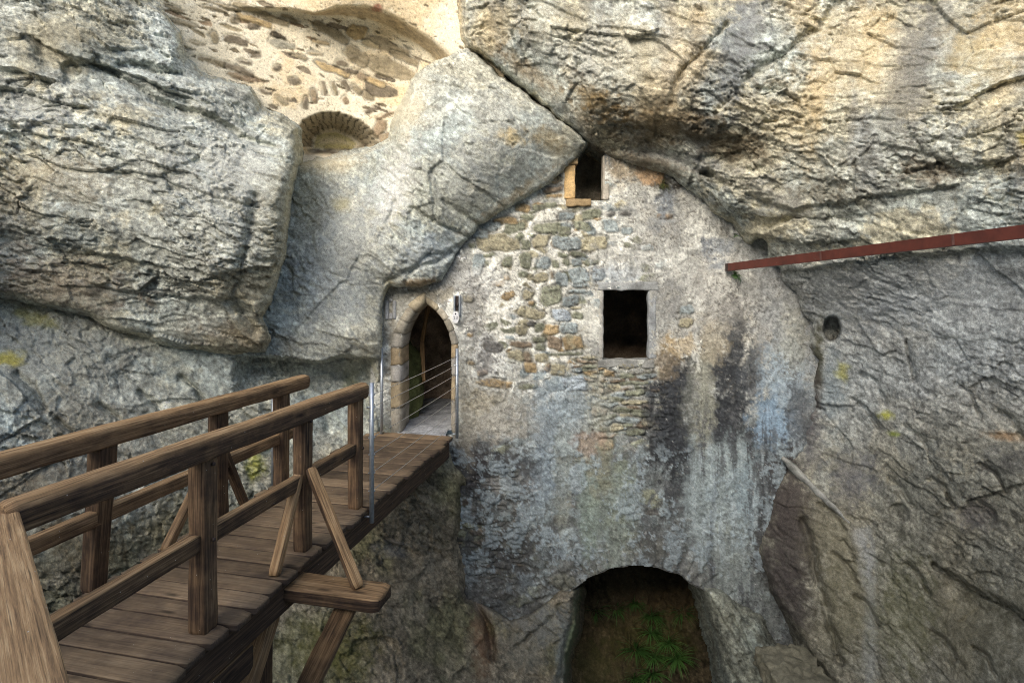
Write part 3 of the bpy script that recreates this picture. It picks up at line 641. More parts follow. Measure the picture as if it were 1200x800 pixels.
# ================================================================== MASONRY
WY = 7.84
def arc_pts(p0, p1, bulge, n=8):
    """points from p0 to p1 bowed sideways by bulge pixels"""
    (x0, y0), (x1, y1) = p0, p1; L = math.hypot(x1 - x0, y1 - y0); nx, ny = (y1 - y0) / L, -(x1 - x0) / L
    return [(x0 + (x1 - x0) * t + nx * bulge * 4 * t * (1 - t), y0 + (y1 - y0) * t + ny * bulge * 4 * t * (1 - t)) for t in [k / n for k in range(n + 1)]]
DOOR = [(471, 506), (471, 408)] + arc_pts((471, 408), (499, 355.5), 6.5)[1:] + arc_pts((499, 355.5), (528, 404), 6.5)[1:] + [(528, 506)]
WIN = [(707, 340), (760, 340), (760, 420.5), (707, 420.5)]
TOPWIN = [(674, 150), (707.5, 150), (707.5, 234), (674, 234)]
ARCH = [(640, 960), (650, 800), (660, 740), (656, 706), (672, 690), (690, 677), (712, 667), (740, 661.5), (768, 664), (795, 673), (815, 686), (850, 706), (866, 740), (866, 960)]
def grow(poly, d):
    cx = sum(p[0] for p in poly) / len(poly); cy = sum(p[1] for p in poly) / len(poly)
    return [(x + d * (1 if x > cx else -1), y + d * (1 if y > cy else -1)) for x, y in poly]

STONES = {  # colour families of the exposed stones
    'g': (0.225, 0.225, 0.160), 't': (0.35, 0.31, 0.21), 'b': (0.27, 0.295, 0.285), 'o': (0.36, 0.262, 0.145), 'n': (0.215, 0.165, 0.115), 'd': (0.125, 0.118, 0.105), 'l': (0.40, 0.43, 0.45), 'k': (0.05, 0.045, 0.04)}
FACADE_STONES = '''612 243 10 5 o;631 243 8 4 g;664 253 10 5.5 b;691 251 11 7 g;618 254 9 5 g;604 266 12 6 g;643 267 17 6.3 g;682 265 10 6 g;715 265 9 8 b;583 284 24 10.5 t;553 288 4.5 4 g;615 286 4.5 6 g;633 282 10 7.5 t;667 285 18 9 b;
697 285 16 9 t;595.5 306 6 7 g;616 305 8 10 g;638 308 8 7.5 b;652 310 5 5 g;660 299 8 3.5 g;677 298 10 3.3 g;676 307 6.5 5 b;694 307 9 4.5 g;664 307 5 5.5 g;613 321 6 4 g;634 326 9 6.5 t;647 322 2.5 5 n;658 328 8 9 b;679 323 12 9.5 b;702 322 9 8 b;594 325 4 4 o;
619 345 7 6 t;623 355 4.5 3 o;645.5 346 13 12 g;667.5 352 10 7 b;676 341 11 2.5 b;658 369 10.5 8 l;676 361 7 2.5 t;677 370 7 5 g;623 367 17 7 t 8;623 380 6.5 4 d;646 386 10 7 o;632 384 6 6 g;667 384 10.5 7 b;611 387 6.5 6 t;632 398 8 4 g;650 402 9.5 8 n;672 401 12 9 o;
610 404 14 4.5 n;633 406 6.5 4 g;576.5 406 12 6 d 18;663 414.5 20 3 g;684.5 423 17 2.3 n;690 429.5 12 3 g;693.5 436.5 11 3 o;605 416 10 6 t;618 418 5 6.5 n;634 418.5 9 6.5 t;622 431 7 7 o;641.5 431 4 5 n;654 433 9 7 t;677 434 6 4 b;579 448.5 21 5.5 o;566 436 7 4 n;550 392 4 3 o;552 426 5 3 o;
619.5 453 11 4 g;652 450 13 9 b;673 450 15 9 l;714 438 7 4 o;699 457 9 9 n;703 483 10 6 n;711 521 9 7 o;644 527 6 4.5 n;734.7 270.5 7.5 5 b;779 254 11 4 n;805 363 9 6 b;804 378 9 6 t;592 258 14 5 o;575 265 12 6 b;563 275 9 5 b;650 210 9 5 o;648 222 11 4 n;650 229 10 3 o;
757 441 13 3.5 b;735 441 9 3 g;742 449 18 3 g;720 454 8 4 t;745 460 14 4 g;765 462 8 4 b;722 468 10 4 g;745 472 16 3.5 t;730 481 12 4 g;752 484 11 5 g;735 492 14 4 b;760 496 8 5 t;722 502 9 5 t;745 506 12 4 g;645 240 8 4 g;735 250 7 3 d;662 270 8 5 g;715 251 6 3 d;758 290 8 4 b;700 250 6 6 g;600 290 0 0 g;560 310 7 14 b;548 350 6 5 t'''
RUIN_STONES = '''205 11 10 4 g 25;252 11 13 3 g 15;215 28 14 3 g 12;262 7 16 3 g 20;305 16 30 5 g 20;297 24 17 5 o 18;275 24 5 5 g 0;297 31 6 5 d 0;251 44 6 5 g 45;277 48 12 5.5 d 12;327 42 10 4 k 20;331 52 14 6 b 12;248 72 15 4 g 15;280 82 15 5 d 20;285 91 15 4 n 15;287 73 8 2.5 d 10;386 37 20 6 g 28;
389 81 18 4.5 o 25;369 63 7 2.5 g 10;325 80 4 3 d 0;417 38 9 9 o 20;455 55 24 7 g 22;418 67 15 9 g 30;458 80 24 11 g 18;446 106 15 9 d 12;434 52 9 4 t 20;440 96 10 5 o 20;402 75 6 4 d 20;412 84 7 4 d 0;425 90 6 5 n 30;350 67 9 2.5 g 20;300 65 5 3 d 0;376 50 9 3 o 18;340 23 10 2.5 g 20;232 52 8 2 g 15;345 95 5 4 d 0;405 100 3 9 d -20;392 104 2.5 10 g -15;380 104 2.5 11 d -8;418 105 3 8 g -30;368 112 3 9 n 0;430 112 3 8 g -40;
358 120 3 8 d 10;405 118 3 6 n -20;437 128 8 3 d -25;452 135 9 3 n -20;445 150 6 12 n 30;456 163 10 8 n -20;395 172 12 4 d 0;380 178 16 3 d 5;410 176 9 4 d 0;365 168 2.5 2 k 0;372 157 3 3 g 0;474 68 14 5 g 25;312 108 6 3 d 20;330 118 7 3 g 25'''
def parse(s):
    out = []
    for it in s.replace('\n', '').split(';'):
        f = it.split()
        if float(f[2]) > 0: out.append((float(f[0]), float(f[1]), float(f[2]), float(f[3]), f[4], float(f[5]) if len(f) > 5 else rng.uniform(-5, 5)))
    return out

def lay_stones(L, col, relief, stones, seed, proud=0.012, fam=None):
    r = random.Random(seed)
    for (x, y, hw, hh, c, ang) in stones:
        w = L.win([(x - hw, y - hw), (x + hw, y + hw)], 6)
        if L.X[w].size == 0: continue
        dx = L.X[w] + 3.0 * L.wx2[w] - x; dy = L.Y[w] + 3.0 * L.wy2[w] - y
        a = math.radians(ang); u = dx * math.cos(a) + dy * math.sin(a); v = -dx * math.sin(a) + dy * math.cos(a)
        u = u + r.uniform(-.25, .25) * v; 
        planes = []
        for q, dd in ((0, hw), (90, hh), (180, hw), (270, hh)):
            planes.append((q + r.uniform(-13, 13) * (1.0 if dd == hw else min(1, 2.2 * hh / hw)), dd * r.uniform(0.9, 1.08)))
        for sx_, sy_ in ((1, 1), (-1, 1), (-1, -1), (1, -1)):
            q = math.degrees(math.atan2(sy_ * hw, sx_ * hh)) + r.uniform(-8, 8)
            c_, s_ = abs(math.cos(math.radians(q))), abs(math.sin(math.radians(q)))
            planes.append((q, (hw * c_ + hh * s_) * r.uniform(0.68, 0.98)))
        ed = np.full(u.shape, -99.0)
        for q, dd in planes:
            e1 = u * math.cos(math.radians(q)) + v * math.sin(math.radians(q)) - dd
            ed = np.maximum(ed, e1) + 0.35 * np.exp(-np.abs(ed - e1))
        ed = ed + 1.5 * L.nz[w]
        m = 1 - sm(-1.2, 0.5, ed)
        base = np.array((fam or STONES)[c], f32) * r.uniform(0.85, 1.2)
        tint = 1 + 0.35 * L.nz[w][..., None] * 2 + 0.2 * L.nz2[w][..., None]
        sc_ = base * np.clip(tint, 0.4, 1.7)
        if c in 'on' : sc_ = sc_ + (np.array((fam or STONES)['g'], f32) - sc_) * sm(0.0, 0.3, L.nz2[w])[..., None] * 0.7
        col[w] = col[w] + (sc_ - col[w]) * m[..., None]
        edge = np.exp(-((ed - 0.4) / 1.0) ** 2)
        col[w] *= (1 - 0.6 * edge * r.uniform(0.2, 1.0))[..., None]
        pr = proud * r.uniform(-0.5, 1.2)
        relief[w] += m * (pr + 0.010 * L.nz[w]) - 0.020 * edge

def prep_wall(L):
    L.P0 = L.points().astype(f32)
    L.wx2 = L.field(6, 6, 3, 511); L.wy2 = L.field(6, 6, 3, 521)
    L.nz = L.field(9, 9, 4, 531, 0.65); L.nz2 = L.field(3.2, 3.2, 4, 541, 0.6)

facade = None
def build_facade():
    global facade
    box = (425, 990, 120, 930)
    FP = [(432, 345), (470, 325), (540, 270), (600, 200), (640, 120), (800, 120), (900, 230), (990, 330), (990, 930), (500, 930), (500, 540), (436, 540)]
    L = Layer(box, [(0, 0, WY)], None, holes=[grow(DOOR, 2), WIN, TOPWIN, ARCH])
    L.mask &= pdist(FP, L.X, L.Y) > 0
    prep_wall(L)
    X, Y = L.X, L.Y
    n1 = L.field(1.1, 1.1, 5, 551); n2 = L.field(5, 5, 5, 561, 0.65); n3 = L.field(16, 16, 4, 571, 0.7)
    stv = L.field(5.0, 0.55, 5, 581, 0.65); stv2 = L.field(11.0, 1.0, 4, 587, 0.65); pitn = L.field(26, 26, 3, 591, 0.6)
    big = L.field(0.8, 0.8, 3, 597)
    col = np.empty((L.H, L.W, 3), f32); col[:] = (0.53, 0.52, 0.46)
    def over(c, m):
        nonlocal col
        col = col + (np.asarray(c, f32) - col) * np.clip(m, 0, 1)[..., None]
    right = sm(690, 770, X + 30 * n1)
    over((0.45, 0.435, 0.39), 0.85 * right)
    over((0.76, 0.735, 0.65), sm(-0.06, 0.10, n2 + 0.5 * n3 - 0.10 * right) * (0.85 - 0.3 * right))                       # lime
    over((0.36, 0.34, 0.295), 0.8 * sm(0.0, 0.13, n1 + 0.6 * n2 + 0.5 * n3))               # grey weathering
    over((0.23, 0.225, 0.21), 0.75 * sm(0.12, 0.22, n1 - 0.5 * n2 + 0.6 * n3))
    over((0.46, 0.40, 0.30), 0.28 * sm(0.06, 0.2, big + 0.6 * n2) * (1 - sm(420, 520, Y)))
    # lower half of the wall: grey-green stained plaster, with some shade painted into its darkness
    low = sm(415, 545, Y + 60 * n1 + 30 * n2 + 10 * n3)
    over((0.155, 0.166, 0.158), 0.9 * low)
    over((0.27, 0.305, 0.30), 0.85 * low * sm(0.02, 0.2, n2 + 0.5 * stv + 0.2 * n3))
    over((0.085, 0.085, 0.085), 0.7 * low * sm(0.08, 0.24, -n2 + 0.6 * stv + 0.4 * n3))
    over((0.245, 0.235, 0.12), 0.55 * low * sm(0.06, 0.25, n1 - 0.3 * n2))
    n4 = L.field(42, 42, 3, 573, 0.7)
    relief = 0.016 * n1 + 0.024 * n2 + 0.011 * n3 + 0.004 * n4
    wq = L.field(2.4, 2.0, 6, 603, 0.62) + 0.25 * n3; wq2 = L.field(3.4, 2.2, 6, 607, 0.62) + 0.25 * n3
    over((0.80, 0.775, 0.69), 0.8 * sm(0.055, 0.085, wq) * (1 - 0.75 * low) * (1 - 0.45 * right))
    over((0.30, 0.29, 0.26), 0.6 * sm(0.085, 0.115, wq2) * (1 - low))
    over((0.34, 0.375, 0.375), 0.7 * sm(0.07, 0.11, wq) * low)
    over((0.10, 0.10, 0.10), 0.7 * sm(0.09, 0.13, wq2 + 0.25 * stv) * low)
    relief = relief + 0.010 * sm(0.055, 0.085, wq) - 0.008 * sm(0.085, 0.115, wq2)
    # coursed rubble showing through by zones (cells flattened into courses)
    def rubble(zone, fx, fy, seed, thr, palette, jc, depth, dens):
        nonlocal col, relief
        def fn(p):
            a, b, v, h = cells(p, seed); return b - a, h
        q = np.stack([(X + 4 * L.wx2).ravel() / 88 * fx, np.zeros(X.size), (Y + 4 * L.wy2).ravel() / 88 * fy], 1)
        e, h = pmap(fn, q)
        e = e.reshape(X.shape); h1 = rnd(h, 1).reshape(X.shape); h2 = rnd(h, 2); 
        m = sm(thr - 0.07, thr + 0.05, e + 0.22 * L.nz) * (h1 < dens) * zone
        pal = np.array([STONES[k] for k in palette], f32)
        sc_ = pal[(h2 * (len(pal) - 0.001)).astype(int)].reshape(X.shape + (3,)) * (0.75 + 0.5 * rnd(h, 3).reshape(X.shape + (1,)))
        sc_ = sc_ * np.clip(1 + 0.7 * L.nz + 0.35 * n3, 0.4, 1.7)[..., None]
        over(jc, (zone * 0.75 * (h1 < dens) * (1 - sm(0.0, thr, e))))
        over(sc_, m)
        relief = relief + zone * (h1 < dens) * depth * (sm(0.0, thr + 0.12, e) - 0.6) + m * depth * 0.5 * (rnd(h, 4).reshape(X.shape) - 0.5)
    def zone(x, y, rx, ry, amt=1.0):
        r = np.hypot((X - x) / rx, (Y - y) / ry) + 0.5 * n2 + 0.5 * n1
        return amt * (1 - sm(0.75, 1.05, r))
    over((0.72, 0.685, 0.59), 0.85 * zone(632, 330, 85, 105))               # pale pointing mortar between the stones
    over((0.68, 0.66, 0.61), 0.7 * zone(575, 380, 40, 70) * sm(-0.2, 0.15, n2))
    rubble(zone(632, 330, 95, 115), 5.0, 7.5, 611, 0.22, 'ggtbto', (0.68, 0.64, 0.55), 0.012, 0.45)
    rubble(zone(735, 470, 65, 60), 3.8, 13.0, 621, 0.16, 'gtgbgn', (0.40, 0.37, 0.30), 0.022, 0.9)
    rubble(zone(700, 300, 80, 60), 4.2, 6.5, 613, 0.18, 'bgbgt', (0.60, 0.58, 0.52), 0.008, 0.4)
    rubble(zone(590, 460, 60, 40), 4.2, 6.5, 617, 0.18, 'gtbgo', (0.45, 0.43, 0.38), 0.010, 0.35)
    rubble(zone(690, 440, 30, 30), 3.5, 14.0, 627, 0.16, 'tngo', (0.40, 0.37, 0.30), 0.022, 0.9)
    rubble(zone(575, 620, 52, 80), 4.6, 12.5, 631, 0.13, 'ddndgk', (0.06, 0.058, 0.055), 0.030, 0.9)
    rubble(zone(620, 560, 100, 60), 4.0, 6.5, 641, 0.14, 'dbgd', (0.13, 0.13, 0.12), 0.010, 0.4)
    rubble(zone(700, 590, 110, 80), 3.4, 6.0, 647, 0.14, 'bgdb', (0.17, 0.175, 0.165), 0.007, 0.3)
    rubble(zone(620, 690, 70, 40), 3.4, 6.0, 651, 0.14, 'dbgd', (0.11, 0.11, 0.10), 0.018, 0.6)
    rubble(zone(800, 620, 90, 60), 3.4, 6.0, 657, 0.14, 'bgdb', (0.18, 0.185, 0.175), 0.006, 0.25)
    rubble(zone(690, 225, 60, 22), 4.5, 9.0, 661, 0.2, 'gtbt', (0.62, 0.58, 0.49), 0.014, 0.5)
    # arch ring: stones stand on edge round the low opening
    ang = np.arctan2(Y - 800, X - 745); rad = np.hypot((X - 745) * 1.12, (Y - 800))
    ring = sm(128, 136, rad) * (1 - sm(166, 176, rad + 10 * n2)) * sm(-0.1, 0.1, 740 - Y)
    def fnr(p):
        a, b, v, h = cells(p, 671); return b - a, h
    e, h = pmap(fnr, np.stack([(ang * 9.0).ravel() + 0.4 * n2.ravel(), np.zeros(X.size), (rad / 55).ravel()], 1))
    e = e.reshape(X.shape)
    over(np.array([0.205, 0.195, 0.17], f32), ring * 0.55)
    col = col * (1 - 0.5 * ring * (1 - sm(0, 0.12, e)))[..., None] * (1 + ring * (rnd(h, 3).reshape(X.shape) - 0.5) * 0.5)[..., None]
    relief = relief + ring * 0.022 * (sm(0, 0.16, e) - 0.5)
    lay_stones(L, col, relief, parse(FACADE_STONES), 5, proud=0.005)
    # stains
    def stain(x, y, rx, ry, c, a, soft=0.9, k=0.55):
        nonlocal col
        r = np.hypot((X - x + 12 * L.wx2) / (rx * 1.25), (Y - y + 16 * L.wy2) / (ry * 1.25)) + k * (1.2 * stv + 1.0 * n2 + 1.3 * n3)
        m = min(1, a * 1.12) * (1 - sm(0.45, 1.0, r)) ** 0.7
        over(np.asarray(c, f32), m)
    K = (0.045, 0.047, 0.050)
    for s in [(930, 450, 34, 80, (.27, .295, .305), .8), (945, 370, 24, 60, (.27, .275, .27), .75), (885, 300, 30, 24, (.3, .3, .28), .7), (915, 335, 30, 40, (.27, .27, .255), .75), (850, 262, 24, 14, (.33, .32, .29), .6), (900, 350, 40, 30, (.40, .39, .36), .6), (792, 455, 22, 45, K, 0.95), (795, 520, 26, 40, K, .9), (770, 505, 18, 45, K, .75), (838, 430, 15, 24, K, .85), (862, 400, 14, 60, K, .8), (858, 455, 20, 45, K, .85), (880, 440, 18, 35, (.08, .085, .09), .75), (850, 495, 24, 34, K, .95), (868, 515, 26, 20, K, .8),
              (806, 570, 22, 24, K, .8), (790, 590, 20, 20, (.07, .07, .07), .7), (810, 470, 10, 40, (.20, .20, .17), .6), (826, 470, 12, 60, (.33, .32, .25), .75), (835, 400, 18, 26, (.42, .36, .26), .6), (920, 440, 26, 50, (.36, .42, .46), .75), (905, 500, 26, 34, (.27, .36, .45), .8),
              (930, 400, 20, 40, (.40, .38, .31), .6), (935, 480, 14, 40, (.14, .15, .16), .7), (855, 560, 34, 50, (.38, .43, .42), .75), (830, 590, 30, 60, (.33, .37, .36), .7), (880, 600, 22, 70, (.30, .36, .38), .7), (870, 660, 40, 50, (.26, .28, .26), .7), (895, 560, 12, 40, (.1, .1, .1), .6),
              (920, 580, 22, 60, (.075, .066, .06), .85), (893, 640, 14, 50, (.07, .065, .06), .8), (690, 590, 14, 60, (.26, .31, .26), .6), (640, 560, 30, 30, (.28, .33, .37), .6), (560, 555, 40, 26, (.06, .062, .065), .85), (600, 545, 40, 20, (.08, .08, .08), .7), (548, 540, 20, 30, (.05, .045, .045), .8), (600, 570, 30, 12, (.4, .38, .34), .5),
              (720, 600, 30, 70, (.30, .34, .28), .5), (770, 640, 34, 40, (.11, .11, .105), .6), (590, 660, 40, 50, (.10, .095, .085), .6), (555, 690, 30, 30, (.13, .125, .115), .8), (700, 500, 20, 60, (.36, .36, .30), .5), (645, 500, 22, 60, (.27, .31, .33), .6), (660, 470, 30, 30, (.33, .38, .40), .6), (575, 480, 40, 30, (.36, .33, .27), .7), (585, 500, 40, 14, (.46, .42, .35), .5),
              (545, 480, 12, 60, (.30, .27, .21), .5), (660, 560, 12, 60, (.36, .37, .30), .4), (705, 545, 12, 40, (.25, .22, .13), .4), (690, 520, 18, 14, (.42, .27, .2), .4), (855, 340, 40, 40, (.45, .42, .37), .5), (780, 235, 10, 20, (.22, .235, .25), .8), (775, 215, 14, 10, (.07, .06, .045), .85), (775, 260, 13, 9, (.27, .28, .28), .6), (840, 290, 16, 12, (.26, .28, .3), .6), (828, 288, 8, 8, (.2, .21, .22), .6), (840, 312, 10, 10, (.22, .24, .26), .6),
              (722, 320, 30, 14, (.36, .39, .41), .6), (740, 300, 40, 20, (.50, .48, .43), .5), (560, 330, 30, 18, (.62, .60, .55), .6), (555, 360, 14, 30, (.22, .205, .18), .5), (573, 420, 12, 24, (.2, .19, .18), .6), (560, 470, 20, 10, (.42, .36, .25), .4), (780, 420, 14, 24, (.40, .31, .2), .4), (800, 405, 20, 12, (.52, .38, .2), .5), (740, 200, 30, 16, (.42, .32, .2), .6), (760, 205, 18, 10, (.44, .27, .14), .6), (900, 380, 24, 26, (.36, .36, .35), .5), (912, 330, 20, 20, (.3, .3, .29), .6), (465, 350, 20, 14, (.33, .31, .26), .6), (460, 420, 10, 60, (.36, .31, .23), .6), (505, 343, 25, 8, (.38, .33, .24), .6)]:
        stain(*s)
    # white drips and lime runs in the lower part, pits in the plaster
    over((0.40, 0.445, 0.45), 0.75 * sm(0.06, 0.16, stv2 + 0.35 * n3) * sm(515, 535, Y) * (1 - sm(600, 690, Y + 60 * stv)) * sm(800, 830, X))
    over((0.07, 0.07, 0.072), 0.75 * sm(0.10, 0.20, stv + 0.5 * n3 - 0.3 * stv2) * sm(440, 500, Y) * sm(740, 800, X))
    over((0.075, 0.075, 0.073), 0.7 * sm(0.05, 0.13, wq2 + 0.5 * n2) * sm(520, 560, Y) * (1 - sm(600, 680, X)))
    over((0.29, 0.335, 0.35), 0.6 * sm(0.06, 0.12, wq + 0.2 * n3 + 0.2 * stv) * sm(500, 550, Y) * (1 - sm(640, 720, Y)))
    pits = sm(0.16, 0.26, pitn + 0.3 * n2) * sm(-0.10, 0.12, n1 + n2) * (1 - 0.5 * low)
    over((0.11, 0.10, 0.085), 0.75 * pits)
    relief = relief - 0.014 * pits
    flecks = sm(0.34, 0.46, -pitn + 0.2 * n3)
    over((0.62, 0.60, 0.55), 0.5 * flecks)
    relief = relief + 0.02 * L.field(2.2, 2.2, 3, 599) + 0.006 * pitn
    col = col * np.array([0.97, 1.005, 1.025], f32)
    col = col * np.clip(1 + 1.0 * n3 + 0.45 * pitn + 0.5 * n4, 0.4, 1.7)[..., None]
    # broken edges: wall thins out at the cave arch
    L.displace(relief.astype(f32), np.broadcast_to(np.array([0., -1., 0.]), L.P.shape), soft=False)
    o = L.mesh('castle_wall', M_PLASTER, col)
    o['label'] = 'tall rubble wall with patchy white plaster, arched doorway and square windows built across the cave mouth'
    o['category'] = 'wall'
    facade = o
build_facade()

# tube / ring helpers for dressed stone
def noise_verts(V, freq, amp, seed):
    V = np.asarray(V, f32)
    return V + np.stack([pmap(lambda p: fbm(p, freq, 3, seed + k), V) for k in (0, 4, 8)], 1) * f32(amp)
def slab(name, x0, x1, y0, y1, d0, d1, colr, parent, seed, mat=None, res=0.02, rough=0.012, round_=0.012):
    """a roughly dressed block spanning picture x0..x1, y0..y1 at the wall, from depth d0 (front) to d1"""
    a = PT(x0, y1, WY); b = PT(x1, y0, WY)
    return block(name, (a[0], d0, a[2]), (b[0], d1, b[2]), colr, parent, seed, mat, res, rough, round_)
def block(name, lo, hi, colr, parent, seed, mat=None, res=0.02, rough=0.012, round_=0.012, rot=None):
    lo = np.array(lo, float); hi = np.array(hi, float); size = hi - lo
    n = [max(2, int(s / res)) for s in size]
    V = []; Fc = []; key = {}
    def vid(i, j, k):
        t = (i, j, k)
        if t not in key:
            key[t] = len(V); V.append((i / n[0], j / n[1], k / n[2]))
        return key[t]
    for ax in range(3):
        u, v = [(1, 2), (2, 0), (0, 1)][ax]
        for side in (0, n[ax]):
            for i in range(n[u]):
                for j in range(n[v]):
                    q = []
                    for di, dj in ((0, 0), (1, 0), (1, 1), (0, 1)):
                        t = [0, 0, 0]; t[ax] = side; t[u] = i + di; t[v] = j + dj; q.append(vid(*t))
                    Fc.append(q if side else q[::-1])
    V = np.array(V) * size
    inner = np.clip(V, round_, size - round_); d = V - inner; L = np.linalg.norm(d, axis=1, keepdims=True)
    V = np.where(L > 1e-9, inner + d / np.maximum(L, 1e-9) * np.minimum(L, round_), V) + lo
    V = noise_verts(V, 9, rough, seed)
    Vf = V.astype(f32)
    a = pmap(lambda p: fbm(p, 7, 4, seed + 40, 0.65), Vf); b2 = pmap(lambda p: fbm(p, 2.5, 3, seed + 50), Vf)
    c = np.array(colr, f32)[None] * np.clip(1 + 0.9 * a + 0.5 * b2, 0.4, 1.7)[:, None]
    return link_mesh(name, V, np.array(Fc, np.int32), mat or M_DRESSED, parent, c)

def build_openings():
    # doorway: jamb blocks and arch stones, each block lies against the next
    pl = [(471, 507), (471, 478), (471, 447), (471, 428), (471, 408)] + arc_pts((471, 408), (499, 355.5), 6.5, 4)[1:]
    pr = [(528, 507), (528, 470), (528, 440), (528, 420), (528, 404)] + arc_pts((528, 404), (499, 355.5), -6.5, 4)[1:]
    cols = [(.36, .33, .27), (.42, .34, .22), (.46, .44, .40), (.44, .34, .21), (.40, .37, .31), (.36, .33, .26), (.40, .36, .28), (.42, .36, .25)]
    V = []; Fc = []; Cc = []
    rr = random.Random(3)
    for side, path in ((-1, pl), (1, pr)):
        for k in range(len(path) - 1):
            p0, p1 = np.array(path[k]), np.array(path[k + 1])
            # inward edge p0->p1, outward normal away from the opening
            def outn(q):
                i = min(range(len(path)), key=lambda j: (path[j][0] - q[0]) ** 2 + (path[j][1] - q[1]) ** 2)
                a = np.array(path[max(0, i - 1)]); b = np.array(path[min(len(path) - 1, i + 1)]); t = b - a; t = t / np.linalg.norm(t)
                nrm = np.array([-t[1], t[0]]); 
                if nrm[0] * side < 0: nrm = -nrm
                if i == len(path) - 1: nrm = np.array([0.0, -1.0])
                return nrm
            n0, n1 = outn(p0), outn(p1)
            wd = (13.5 if side < 0 else 9.0) * rr.uniform(0.92, 1.06)
            ns, nt_ = 10, 7
            # profile across: back of the reveal -> front inner corner (chamfered) -> outer edge sinking into the wall
            prof = [(0, 0.55), (0, 0.36), (0, 0.18), (0.05, 0.03), (0.25, -0.015), (0.6, -0.022), (0.95, -0.010), (1.02, 0.06)]
            base = len(V)
            for i in range(ns + 1):
                t = i / ns; tt = 0.012 + t * 0.976
                q = p0 + (p1 - p0) * tt; nn = n0 + (n1 - n0) * tt; nn = nn / np.linalg.norm(nn)
                for (o_, dep) in prof:
                    e = q + nn * wd * o_
                    pt = PT(e[0], e[1], WY); pt[1] = WY + dep
                    edge = 0.010 if i in (0, ns) else 0
                    pt[1] += edge
                    V.append(pt); Cc.append(np.array(cols[k % 8]) * (0.95 if side < 0 else 0.85) * (0.6 if i in (0, ns) else 1))
            m = len(prof)
            for i in range(ns):
                for j in range(m - 1):
                    a = base + i * m + j
                    q4 = [a, a + 1, a + m + 1, a + m]
                    Fc.append(q4)
    V = noise_verts(np.array(V), 8, 0.014, 71)
    nz = pmap(lambda p: fbm(p, 8, 4, 88, 0.65), V.astype(f32)); nb = pmap(lambda p: fbm(p, 3, 3, 89), V.astype(f32))
    c = np.array(Cc, f32) * np.clip(1 + 0.9 * nz + 0.5 * nb, 0.35, 1.6)[:, None]
    link_mesh('door_surround', V, np.array(Fc, np.int32), M_DRESSED, facade, c)
    # square window: lintel, jambs, sill
    slab('lintel', 699, 772, 330, 340.3, WY - 0.006, WY + 0.14, (.30, .31, .30), facade, 301, rough=0.02)
    slab('jamb', 760, 769.5, 340.8, 420.3, WY - 0.002, WY + 0.12, (.31, .325, .325), facade, 303, rough=0.02)
    slab('jamb', 702.5, 707.4, 340.8, 420.3, WY - 0.002, WY + 0.12, (.40, .39, .35), facade, 305)
    slab('sill', 701, 767, 420.8, 431, WY - 0.012, WY + 0.14, (.29, .29, .265), facade, 307, rough=0.022)
    # top window under the overhang: tan upright, capstone, sill stone, rough right jamb
    slab('jamb', 661.5, 674, 193, 233, WY - 0.025, WY + 0.4, (.50, .345, .165), facade, 311)
    slab('capstone', 666, 677, 186, 193, WY - 0.05, WY + 0.3, (.45, .32, .17), facade, 313)
    slab('sill', 664, 693, 233.5, 242, WY - 0.055, WY + 0.4, (.36, .26, .14), facade, 315, rough=0.025)
    slab('jamb', 706.5, 714, 182, 234, WY - 0.004, WY + 0.16, (.46, .42, .35), facade, 317)
    # slit left of the door in its grey frame
    slab('slit_frame', 451.5, 455.8, 352, 374, WY - 0.03, WY + 0.1, (.36, .37, .37), facade, 321, rough=0.006)
    slab('slit_frame', 460.2, 464.5, 352, 374, WY - 0.03, WY + 0.1, (.36, .37, .37), facade, 322, rough=0.006)
    slab('slit_frame', 455.9, 460.1, 366.5, 374, WY - 0.028, WY + 0.1, (.38, .38, .38), facade, 323, rough=0.006)
    slab('slit_frame', 455.9, 460.1, 350, 353.5, WY - 0.028, WY + 0.1, (.34, .34, .33), facade, 324, rough=0.006)
    # soffit of the low arch
    V = []; Fc = []
    path = [p for p in ARCH[3:12]]
    fine = []
    for a, b in zip(path[:-1], path[1:]):
        for t in np.linspace(0, 1, 14)[:-1]: fine.append((a[0] + (b[0] - a[0]) * t, a[1] + (b[1] - a[1]) * t))
    fine.append(path[-1])
    nd = 22
    for (x, y) in fine:
        for j in range(nd):
            p = PT(x, y, WY); p[1] = WY + 0.0 + 0.75 * j / (nd - 1); V.append(p)
    for i in range(len(fine) - 1):
        for j in range(nd - 1):
            a = i * nd + j; Fc.append((a, a + nd, a + nd + 1, a + 1))
    V = np.array(V); keep = V[:, 1].copy()
    V = noise_verts(V, 7, 0.035, 91)
    nz = pmap(lambda p: fbm(p, 8, 4, 98, 0.65), V.astype(f32))
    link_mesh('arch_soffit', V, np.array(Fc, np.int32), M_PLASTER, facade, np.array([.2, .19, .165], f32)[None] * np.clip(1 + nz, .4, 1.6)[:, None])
build_openings()

